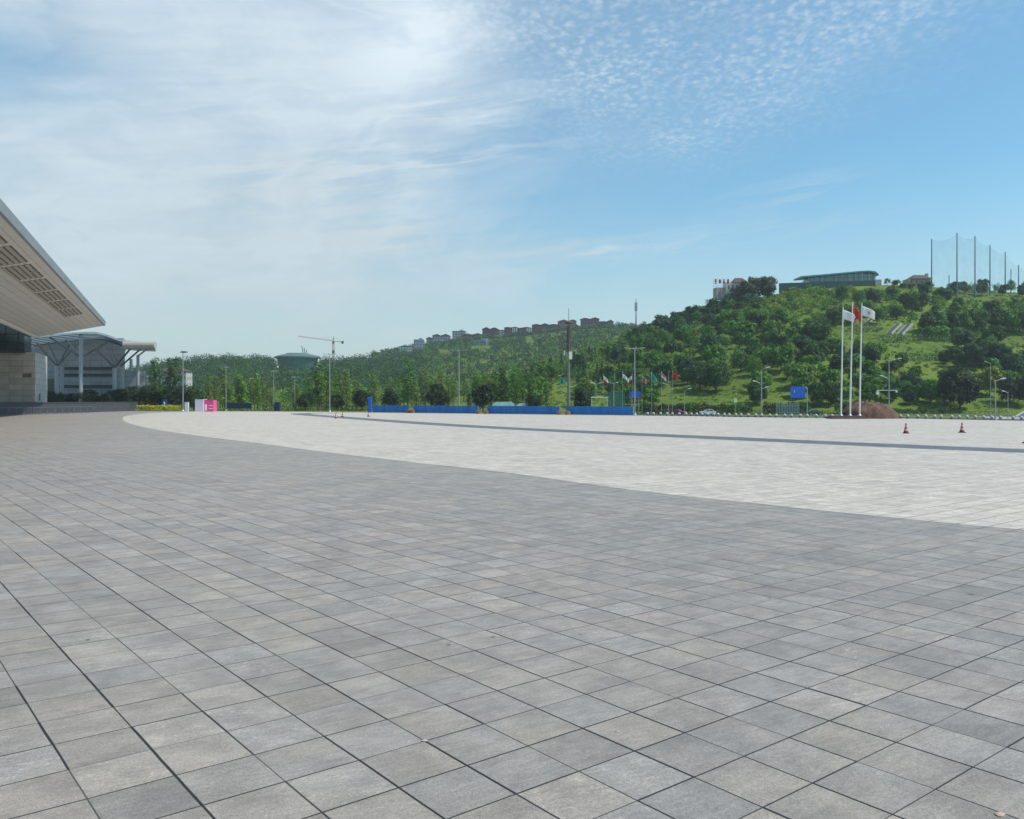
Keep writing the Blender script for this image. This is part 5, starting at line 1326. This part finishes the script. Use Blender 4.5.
for px, py, hp, key, wd, lb in ((737.5, 302, 22, 'broad2', 1.0, 'olive brown ridge tree touching the cream villa'), (748, 302, 24, 'broad0', 1.0, 'olive brown ridge tree in front of the villa roof edge'), (758, 301, 24, 'broad1', .9, 'tall olive brown ridge tree in the middle of the clump'),
                                (768, 299, 24, 'broad2', .9, 'tall olive ridge tree at the clump end towards the teal roof'), (733, 306, 17, 'broad3', 1.0, 'low dark tree under the cream villa'), (725, 303, 12, 'bush1', 1.0, 'dark bush under the red lettering')):
    plant_px('ridge_tree', key, px, py, hp, 'brown' if hp > 20 else 'dark', lb, 'tree', 'trees round the hilltop villa', wd)
for px, py, hp, lb in ((965, 294, 13, 'ridge tree between the second and third net poles'), (982, 296, 18, 'tall dark tree before the net beside the fourth net pole'), (1002.5, 296, 12, 'small pointed tree before the net between two poles'), (1022, 297, 13, 'dark tree under the last net poles')):
    plant_px('ridge_tree', 'broad2', px, py, hp, 'dark', lb, 'tree', 'trees in front of the range net', .85)
for i, px in enumerate((926, 939, 953, 966, 981, 997, 1012, 1026)):
    plant_px('broad_tree', f'broad{[0, 2, 3, 2, 0, 2, 3, 0][i]}', px, 333 + R.uniform(-1, 1), R.uniform(21, 26), ['dark', 'mid', 'dark', 'mid', 'dark', 'dark', 'mid', 'dark'][i], f'tree of the single row under the net, trunk showing, {ordinal(i)} from the stairs', 'tree', 'row of trees below the range net', .82)
for px, py, hp, lb in ((912, 315, 24, 'dark tree beside the upper end of the stairs'), (922, 311, 20, 'dark tree above the tree row, closest to the small house'), (905, 308, 16, 'smaller dark tree under the small brown house'), (877, 324, 17, 'rounded dark tree right behind the white emblem flag')):
    plant_px('dense_tree', 'dense1', px, py, hp, 'dark', lb, 'tree', 'dark trees round the stairs', .95)
for i, (px, py, hp) in enumerate(((958, 368, 22), (973, 369, 26), (986, 366, 27), (1000, 368, 26), (945, 364, 15), (1012, 376, 24))):
    plant_px('dense_tree', f'round{i % 2}', px, py, hp, 'blue' if i % 2 else 'dark', f'bluish dark tree of the clump above the big round tree, {ordinal(i)} counted', 'tree', 'dark clump above the big round tree', .95)
for i, (px, py, hp) in enumerate(((902, 366, 15), (915, 379, 14), (893, 392, 17), (880, 388, 18), (905, 396, 16), (917, 399, 15), (944, 392, 15))):
    plant_px('dense_tree', f'round{(i + 1) % 2}', px, py, hp, 'mid', f'round green tree on the lawn terraces behind the soil mound, {ordinal(i)} counted', 'tree', 'round trees above the mound', .95)

for i in range(34):
    px = 640 + i * 2.75 + R.uniform(-1, 1); py = crest0(px) + R.uniform(-.5, 2.5); kk = R.random(); hp = R.uniform(11, 20)
    plant_px('ridge_tree', 'slim%d' % (i % 3) if kk < .35 else 'broad%d' % (i % 5), px, py, hp, R.choice(['dark', 'blue', 'dark', 'mid']), f'dark tree on the skyline between the radio tower and the red lettering, {ordinal(i)} counted', 'tree', 'skyline trees beside the radio tower', R.uniform(.8, 1.3) if kk > .35 else 1.8)
for i, (px, py, hp) in enumerate(((896, 287, 8), (903, 288, 6), (911, 288.5, 6), (921, 288.5, 6), (929, 288, 8), (715, 304, 14), (721, 304, 15), (714, 308, 12), (709, 309, 13))):
    plant_px('bush', f'bush{i % 3}', px, py, hp, 'dark', f'dark hilltop bush {"around the small brown house" if i < 5 else "below the red lettering"}, {ordinal(i if i < 5 else i - 5)} counted', 'bush', 'bushes by the hilltop houses', 1.1)

# ---- clear lawns and things that trees must not stand in front of: ellipses (px, py, rx, ry)
CLEAR = [(707, 395.5, 52, 4), (737, 383, 17, 8), (735, 362, 8, 14), (727, 349, 6, 8), (782, 390, 16, 8), (858, 332, 30, 6), (925, 347, 40, 5), (1016, 344, 12, 7), (928, 369, 18, 6), (986, 399, 9, 10), (928, 400, 18, 5),
         (562, 392, 20, 13), (604, 403, 22, 5), (900, 329, 15, 8), (912, 290, 60, 5), (869, 322, 7, 5), (835, 278, 46, 9), (722, 284, 14, 10), (990, 297, 40, 4), (640, 392, 14, 5), (912, 281, 16, 7), (550, 402, 12, 6), (650, 341, 9, 6), (690, 316, 6, 4)]
VIEW = [(707, 395, 48, 2.5), (735, 378, 10, 10), (858, 333, 26, 3.5), (925, 347, 38, 4), (1014, 345, 14, 6), (945, 362, 30, 3), (985, 400, 8, 6), (900, 329, 13, 5), (835, 277, 44, 6), (722, 282, 12, 7), (912, 279, 14, 5), (562, 394, 15, 8), (980, 384, 3, 18), (940, 388, 3, 14), (960, 366, 16, 3), (784, 391, 11, 5), (928, 369, 14, 3), (869, 322, 5, 3), (990, 295, 40, 2)]
BUSHY = [(775, 318, 24, 7), (806, 322, 26, 9), (745, 334, 10, 4), (640, 358, 14, 5), (672, 350, 12, 4), (600, 372, 12, 5), (790, 345, 12, 4), (778, 302, 30, 10), (812, 300, 30, 12), (850, 296, 40, 6), (720, 318, 22, 5), (690, 330, 12, 4)]
def hit(px, py, E, g=0): return any(((px - a) / (b + g)) ** 2 + ((py - c) / (d + g)) ** 2 < 1 for a, c, b, d in E)
cand = []; grid = {}
def free(x, Y, r):
    i, j = int(x // 12), int(Y // 12)
    for a in range(i - 1, i + 2):
        for b in range(j - 1, j + 2):
            for (p, q, rr) in grid.get((a, b), ()):
                if (p - x) ** 2 + (q - Y) ** 2 < ((r + rr) * .5) ** 2: return False
    return True
def occupy(x, Y, r): grid.setdefault((int(x // 12), int(Y // 12)), []).append((x, Y, r))
for r_, x, Y in TREES: occupy(x, Y, 6.5)
rc = random.Random(5)
crest = lambda px: float(np.interp(px, A_PX, A_PY))
_p = RS.uniform(522, 1046, 12000); _y = 257 + 213 * RS.uniform(0, 1, 12000) ** .9; PRE = list(zip(_p.tolist(), _y.tolist(), terrain((_p - CX) / F * _y, _y).tolist()))
tries = 0
while tries < 12000:
    px, Y, z = PRE[tries]; tries += 1; x = gx(px, Y)
    if px < 600 and Y > 420: continue
    py = HZ - (z - H) * F / Y
    if py > 408 or py < crest(px) - 3: continue
    bushy = hit(px, py, BUSHY)
    h = rc.uniform(2, 4) if bushy else (rc.uniform(5.0, 9.2) if px > 620 or py > 360 else rc.uniform(4.5, 8))
    if px > 875 and not bushy: h *= .85
    hp = h * F / Y
    if hit(px, py, CLEAR) or hit(px, py - hp * .45, VIEW, hp * .3) or hit(px, py - hp * .9, VIEW, hp * .12): continue
    if px > 885 and not bushy and 318 < py < 400 and (tries * 7919) % 100 > 38: continue
    r = h * (1.0 if not bushy else 1.3)
    if bushy and rc.random() < .3: continue
    if not free(x, Y, r): continue
    occupy(x, Y, r); cand.append((x, Y, h, px, py, bushy, hp))
cand.sort(key=lambda c: -c[6])
LAND = [(522, 585, 'behind the tall brown mast'), (585, 628, 'behind the sports cage'), (628, 680, 'behind the small flags'), (680, 735, 'above the white car'), (735, 780, 'behind the three-armed lamp'), (780, 832, 'above the blue direction sign'),
        (832, 872, 'behind the tall flagpoles'), (872, 925, 'above the soil mound'), (925, 985, 'above the big round tree'), (985, 1060, 'near the branch road end')]
def where(px): return next((l for a, b, l in LAND if a <= px < b), LAND[-1][2])
def level(px, py):
    t = (408 - py) / (408 - crest(px)); return 'at hill foot' if t < .16 else 'low on slope' if t < .36 else 'mid slope' if t < .6 else 'high on slope' if t < .84 else 'on ridge line'
big = [c for c in cand if not c[5]][:255]; rest = [c for c in cand if c not in set(big)]
cells = {}
for c in big: cells.setdefault((where(c[3]), level(c[3], c[4])), []).append(c)
for (w_, l_), cs in cells.items():
    cs.sort(key=lambda c: c[3])
    for i, (x, Y, h, px, py, bu, hp) in enumerate(cs):
        tn = rc.choice(['dark', 'dark', 'mid', 'mid', 'mid', 'light', 'blue']) if px < 880 else rc.choice(['dark', 'mid', 'dark', 'blue'])
        if 522 < px < 612 and 345 < py < 398 and rc.random() < .7: key, tn = f'cone{rc.randrange(2)}', 'blue'
        else: key = f'broad{rc.randrange(5)}' if rc.random() < .75 else f'dense{rc.randrange(3)}'
        kind = 'pointed' if key.startswith('cone') else 'leafy'
        plant('hill_tree', key, x, Y, h, tn, f'{WORD[tn]} {kind} tree {l_} {w_}, {ordinal(i)} from hall side', 'tree', 'trees on the slope ' + w_, rc.uniform(.9, 1.2))

# ---- hedge rows and bushes at the foot of the hill
nb = 0
for i in range(58):
    px = 640 + i * 5.6 + rc.uniform(-1, 1); Y = 252.5 + rc.uniform(-.8, .8)
    if 750 < px < 766 or 806 < px < 840 or 944 < px < 980: continue
    h = rc.uniform(3.0, 4.2) if px < 880 else rc.uniform(1.6, 2.5)
    plant('bush', f'bush{i % 3}', gx(px, Y), Y, h, rc.choice(['dark', 'mid', 'brown']), f'clipped round bush in the row along the road, {ordinal(nb)} from the small flags', 'bush', 'row of round bushes along the road', rc.uniform(.8, 1.05)); nb += 1
def hedge(name, pts, w, h, tint, label, dens=9, leaf=.34, group=None):
    """a clipped hedge along ground points (x, Y): leafy box following the land"""
    P = catmull(pts, 6); q = []; n = []
    for a, b in zip(P, P[1:]):
        L = math.hypot(b[0] - a[0], b[1] - a[1]); k = max(3, int(L * (w + 2 * h) * dens))
        s = RS.uniform(0, 1, k); side = RS.uniform(0, w + 2 * h, k); dx, dy = (b[0] - a[0]) / L, (b[1] - a[1]) / L
        off = np.where(side < h, -w / 2, np.where(side < h + w, side - h - w / 2, w / 2)); zz = np.where(side < h, side, np.where(side < h + w, h, side - h - w))
        off = off + RS.normal(0, .12, k); zz = np.maximum(zz * (1 + .16 * np.sin(s * 5 + a[0])) + RS.normal(0, .1, k), .04)
        x = a[0] + (b[0] - a[0]) * s - dy * off; y = a[1] + (b[1] - a[1]) * s + dx * off
        nn = np.stack([np.where(side < h, dy, np.where(side < h + w, 0, -dy)), np.where(side < h, -dx, np.where(side < h + w, 0, dx)), np.where((side >= h) & (side < h + w), 1.0, .2)], 1) + RS.normal(size=(k, 3)) * .4
        q.append(np.stack([x, y, np.where(y < rim_y(x / y), 0.0, terrain(x, y)) + zz], 1)); n.append(nn)
    p, n = np.concatenate(q), np.concatenate(n); org = p.mean(0); org[2] = p[:, 2].min()
    o = link(name, quads_mesh(name, leaf_quads(p - org, n, leaf, .6), [M['leaf']])); o.location = org; c = G[tint] if isinstance(tint, str) else tint; o.color = (*c, 1)
    return tag(o, label, 'hedge', group)
def row(y, *pxs): return [(gx(p, y), y) for p in pxs]
hedge('hedge', row(249.5, 690, 740, 774), 1.5, 1.3, (.07, .12, .022), 'trimmed bright hedge behind the white car', group=None)
hedge('hedge', row(249.5, 655, 678), 1.6, 1.2, (.10, .15, .03), 'short trimmed yellowish hedge by the last small flags')
hedge('hedge', row(249.5, 803, 850, 905, 940), 1.4, 1.1, (.06, .10, .022), 'trimmed hedge running behind the tall flagpoles and mound')
hedge('hedge', row(251, 942, 985, 1008), 1.2, .8, (.04, .07, .02), 'low dark hedge line beneath the big round tree')
for a, b, w, lb in (((852, 331.5), (878, 330), 2.6, 'dark hedge strip crossing the lawn behind the tall flags'), ((880, 342), (932, 341.5), 3.4, 'dark hedge strip under the two long stairs'), ((932, 342), (975, 343), 2.6, 'dark hedge strip below the tree row'),
                    ((905, 361), (948, 360), 2.4, 'dark hedge strip between lawn terraces above the mound'), ((660, 380), (690, 378), 2.0, 'dark hedge strip over the lawn behind the small flags')):
    pts = [on_land(a[0] + (b[0] - a[0]) * i / 4, a[1] + (b[1] - a[1]) * i / 4, 250) for i in range(5)]
    hedge('hedge', [(p[0], p[1]) for p in pts], w, 2.2, 'dark', lb, 5, .5, 'hedge strips on the terraces')

# ---- planting by the hall
hb = [(52, 236, 4.3, 'mid'), (64, 234, 3.6, 'dark'), (75, 236, 3.8, 'dark'), (88, 233, 4.6, 'dark'), (101, 236, 3.2, 'light'), (112, 232, 4.4, 'dark'), (123, 233, 4.8, 'dark'), (136, 231, 5.4, 'dark'), (149, 231, 5.6, 'mid'), (161, 232, 5.8, 'mid'), (172, 230, 5.4, 'dark'), (184, 233, 5.6, 'mid'), (194, 236, 5.0, 'mid')]
for i, (px, Y, h, tn) in enumerate(hb):
    plant('shrub', f'round{i % 2}', gx(px, Y), Y, h * 1.22 + .3, (.020, .050, .016) if tn == 'dark' else (.034, .078, .020), f'large rounded {WORD[tn]} shrub behind the granite wall, {ordinal(i)} from the hall', 'shrub', 'large shrubs before the pavilion', 1.12, 0)
for i, (px, h, tn, wd) in enumerate(((153, 12.5, 'dark', 1.0), (158.5, 12.8, 'mid', 1.1), (168.5, 13, 'dark', 1.1), (175, 13.2, 'dark', 1.2), (181, 11, 'mid', 1.0))):
    plant('slim_tree', f'slim{i % 3}', gx(px, 246), 246, h * 1.16, tn, f'tall slim tree between pavilion and disc-topped lamp, {ordinal(i)} from the pavilion', 'tree', 'slim trees past the pavilion', wd, 0)
hedge('flower_bed', row(218, 139, 160, 180), 4.0, 1.2, (.46, .46, .012), 'bright yellow green clipped bed at the end of the granite wall', 26, .30)
hedge('red_hedge', row(222.5, 129, 142, 158), 1.6, 2.0, (.10, .032, .028), 'reddish leaved hedge behind the yellow bed', 12, .3)
hedge('hedge', row(223, 160, 176, 192), 1.6, 1.6, 'dark', 'dark low hedge behind the blue information sign', 10, .3)
fbld = thing('far_block', (gx(174, 420), 420, -.3), 'pale far block with reddish roof between the slim trees', 'building')
MB().box((0, 0, 8.5), (15, 8, 17)).build('wall', window_mat('far wall', (.42, .42, .42), (.2, .22, .24), 2.4, 3), fbld); hip(-8, 8, 5, 17, 19, M['roof_brown'], 'roof', fbld); MB().box((-9.5, 0, 7.5), (5, 7, 15)).build('side_wing', M['wall_grey'], fbld)

# ---- middle distance: rows of slim trees, clipped dark shrubs behind the hoarding
for i, (px, Y, hpx, wd, lb) in enumerate(((306, 226, 15, 1.15, 'first of three low dark clipped trees by the thin lamps'), (337, 226, 14, 1.1, 'low dark clipped tree behind the tall crane lamp'), (362.5, 224, 20.5, 1.2, 'large dark clipped tree beside the blue toilet cabin'), (390.5, 210, 22, 1.0, 'dark clipped tree behind the start of the hoarding'),
                                         (436.5, 208, 26, .88, 'tall egg-shaped dark tree behind the hoarding'), (483, 206, 25, .92, 'dark leaning tree at the second hoarding gap'), (535, 200, 19, .9, 'small dark tree beside the pale blue sheet'), (582, 194, 24, .8, 'dark ragged tree behind the hoarding past the brown mast'), (444, 214, 13, 1.0, 'low dark tree close behind the egg-shaped one'))):
    plant('clipped_tree', ['clip0', 'clip1', 'dense1', 'dense2', 'clip1', 'broad3', 'dense0', 'broad2', 'clip0'][i], gx(px, Y), Y, hpx * Y / F + .6, (.020, .044, .018), lb, 'tree', 'dark clipped trees behind the plaza rim', wd)
slim = []
for k in range(130):
    px = rc.uniform(206, 566); Y = rc.uniform(232, 330)
    if any(abs(px - a) < 2.2 and abs(Y - b) < 14 for a, b in slim): continue
    slim.append((px, Y))
slim.sort(); SL = [(206, 260, 'behind the navy fence'), (260, 300, 'behind the thin lamps'), (300, 345, 'below the crane'), (345, 395, 'past the crane'), (395, 440, 'behind the hoarding start'), (440, 490, 'behind the cross-armed lamp'), (490, 570, 'behind the pale blue sheets')]
cnt = {}
for i, (px, Y) in enumerate(slim[:105]):
    l = next(t for a, b, t in SL if a <= px < b); n_ = cnt.get(l, 0); cnt[l] = n_ + 1
    h = rc.uniform(5.5, 13.0); 
    tn = rc.choice(['willow', 'light', 'willow', 'willow']) if px < 300 or 340 < px < 470 else rc.choice(['light', 'mid', 'dark', 'willow'])
    plant('slim_tree', f'slim{i % 3}', gx(px, Y), Y, h, tn, f'{WORD[tn]} slim tree {l}, {ordinal(n_)} from the hall side', 'tree', 'slim trees ' + l, rc.uniform(1.1, 1.9))
for px, Y, hpx, tn, wd, lb in ((408, 236, 52, 'mid', 1.5, 'tall slender tree rising above the first hoarding gap'), (318, 240, 48, 'dark', 1.5, 'tall dark slim tree just before the crane'), (327, 244, 45, 'mid', 1.4, 'tall slim tree touching the crane mast'), (503, 236, 42, 'dark', 1.3, 'tall slim tree with bare trunk above the long pale sheet'), (514, 236, 45, 'mid', 1.3, 'tall slim tree with bare trunk above the shorter pale sheet'),
                               (523, 238, 38, 'mid', 1.3, 'slim tree standing on the bright lawn edge'), (478, 240, 40, 'mid', 1.4, 'tall slim tree over the second hoarding gap')):
    plant('slim_tree', f'slim{int(px) % 3}', gx(px, Y), Y, hpx * Y / F, tn, lb, 'tree', 'tallest slim trees behind the plaza', wd)
hedge('hedge', row(226, 262, 300, 330, 372), 4.0, 1.3, (.045, .075, .025), 'long low rough hedge along the rim below the crane', 9, .36)

# ------------------------------------------------------------------ woods nobody could count
def woods(name, items, label, leaf_px=1.2, per=70):
    """items: x, Y, h, width factor, tint"""
    base = {}
    for i in range(4):
        rs = np.random.RandomState(200 + i); lb = lobes_round(rs, 1.0, 1.05, .05, 7); p, q = lobes_cloud(lb, per, .1, rs, .15, .55); p, q = clump(p, q, 3, .05, rs); base[i] = (p, q)
    Qs, T = [], []
    ZZ = terrain(np.array([i_[0] for i_ in items]), np.array([i_[1] for i_ in items]))
    for (x, Y, h, wd, c), zq in zip(items, ZZ):
        p, q = base[RS.randint(4)]; a = RS.uniform(0, 2 * PI); ca, sa = math.cos(a), math.sin(a)
        pr = np.stack([p[:, 0] * ca - p[:, 1] * sa, p[:, 0] * sa + p[:, 1] * ca, p[:, 2]], 1) * np.array([h * wd, h * wd, h]); qr = np.stack([q[:, 0] * ca - q[:, 1] * sa, q[:, 0] * sa + q[:, 1] * ca, q[:, 2]], 1)
        Qs.append(leaf_quads(pr + np.array([x, Y, zq - .3]), qr, max(leaf_px * Y / F, .13 * h * .6), .65)); T.append(np.tile(np.array(c) * RS.uniform(.8, 1.2), (len(pr), 1)))
    me = quads_mesh(name, np.concatenate(Qs), [M['leaf_mass']], np.concatenate(T)); tag(link(name, me), label, kind='stuff')
pal = lambda *k: G[rc.choice(k)]
woods('hillside_scrub', [(x, Y, h * (.9 if not b else 1), 1.0 if not b else 1.5, pal('light', 'mid', 'light', 'lime') if b else pal('dark', 'mid', 'mid', 'light')) for x, Y, h, px, py, b, hp in rest], 'bushes and smaller trees filling the near slope', 1.1, 90)
items = []
tr = 0
_p = RS.uniform(515, 1050, 9000); _y = RS.uniform(258, 470, 9000); _z = terrain((_p - CX) / F * _y, _y)
while len(items) < 1300 and tr < 9000:    # undergrowth between the trees of the near hill
    px, Y = float(_p[tr]), float(_y[tr]); x = gx(px, Y); py = HZ - (_z[tr] - H) * F / Y; tr += 1
    if hit(px, py, CLEAR, 2) or hit(px, py - 4, CLEAR, 2) or py > 404: continue
    h = rc.uniform(.8, 2.6); items.append((x, Y, h, 1.5, pal('mid', 'dark', 'dark', 'mid', 'light')))
kt = 0
for px, Y, zq in zip(_p.tolist(), _y.tolist(), _z.tolist()):       # rough tufts and seedlings on the open grass
    py = HZ - (zq - H) * F / Y
    if kt < 1500 and hit(px, py, CLEAR, 4): items.append((gx(px, Y), Y, rc.uniform(.25, .9), 2.2, pal('mid', 'light', 'lime', 'light'))); kt += 1
woods('undergrowth', items, 'low undergrowth between the trees of the near slope', 1.0, 22)
def scatter(n, px0, px1, Y0, Y1, hr, tints, sel=None, spacing=7):
    out = []; g = {}; tr = 0; N = n * 14
    P_ = RS.uniform(px0, px1, N); Y_ = Y0 + (Y1 - Y0) * RS.uniform(0, 1, N) ** .8; Z_ = terrain((P_ - CX) / F * Y_, Y_).tolist(); P_ = P_.tolist(); Y_ = Y_.tolist()
    while len(out) < n and tr < N:
        px, Y, z = P_[tr], Y_[tr], Z_[tr]; tr += 1; x = gx(px, Y)
        key = (int(x // spacing), int(Y // spacing))
        if key in g: continue
        py = HZ - (z - H) * F / Y
        if sel and not sel(px, py, Y): continue
        g[key] = 1; h = rc.uniform(*hr); out.append((x, Y, h, rc.uniform(.9, 1.3), pal(*tints)))
    return out
built = [(a - 1, b_ + 1, yb) for a, b_, yt, yb, *_ in RB] + [(274, 321, 369)]
def clear_far(px, py, Y): return not any(a < px < b and py > 300 and py < yb + 6 and py > yb - 1.0 for a, b, yb in built)
woods('far_woods', scatter(900, 120, 420, 430, 835, (7.5, 13.5), ('dark', 'blue', 'blue', 'blue', 'dark', 'dark'), lambda px, py, Y: clear_far(px, py, Y) and not (272 < px < 322 and py - 11 * F / Y < 364), 10), 'dense woods on the far hill behind the crane', 1.1, 50)
woods('far_scrub', scatter(2200, 372, 690, 480, 1085, (3, 8.5), ('mid', 'brown', 'mid', 'dark', 'dark', 'blue'), clear_far, 8) + [(gx(p_, q_), q_, rc.uniform(4.5, 9), 1.3, pal('dark', 'blue', 'mid')) for p_, q_ in [(rc.uniform(398, 640), rc.uniform(1045, 1062)) for _ in range(150)]], 'scrub covering the far slope below the red blocks', 1.1, 36)
woods('middle_grove', scatter(330, 196, 600, 300, 470, (4.5, 8.5), ('mid', 'light', 'willow', 'blue', 'light'), lambda px, py, Y: not hit(px, py - 6, [(562, 390, 24, 15)]), 8), 'loose grove between the slim trees and the hills', 1.0, 70)
woods('verge_plants', scatter(150, 205, 372, 222, 240, (.4, 1.1), ('light', 'willow', 'mid'), None, 1.5), 'low plants on the verge under the slim trees', .9, 16)

# ---- small litter on the slabs
for px, py, sz, lb in ((424, 741, .022, 'pale chip of stone lying on a slab joint in the grey paving'), (617.5, 731.5, .015, 'tiny white scrap lying in the middle of a grey slab'), (1000, 815, .03, 'pinkish pebble on the grey paving at the corner'), (88, 640, .02, 'small dark pebble on the grey paving')):
    x, Y = on_floor(px, py); bm = bmesh.new(); bmesh.ops.create_icosphere(bm, subdivisions=2, radius=1)
    for v in bm.verts:
        k = R.uniform(.72, 1.15); v.co = Vector((v.co.x * sz * k * 1.4, v.co.y * sz * k, max(v.co.z, -.3) * sz * .45 * k))
    me = bpy.data.meshes.new('pebble'); bm.to_mesh(me); bm.free(); me.materials.append(M['slot'] if 'dark' in lb else M['wall_pink'] if 'pink' in lb else M['concrete'])
    o = link('pebble', me); o.location = (x, Y, sz * .16); tag(o, lb, 'pebble')
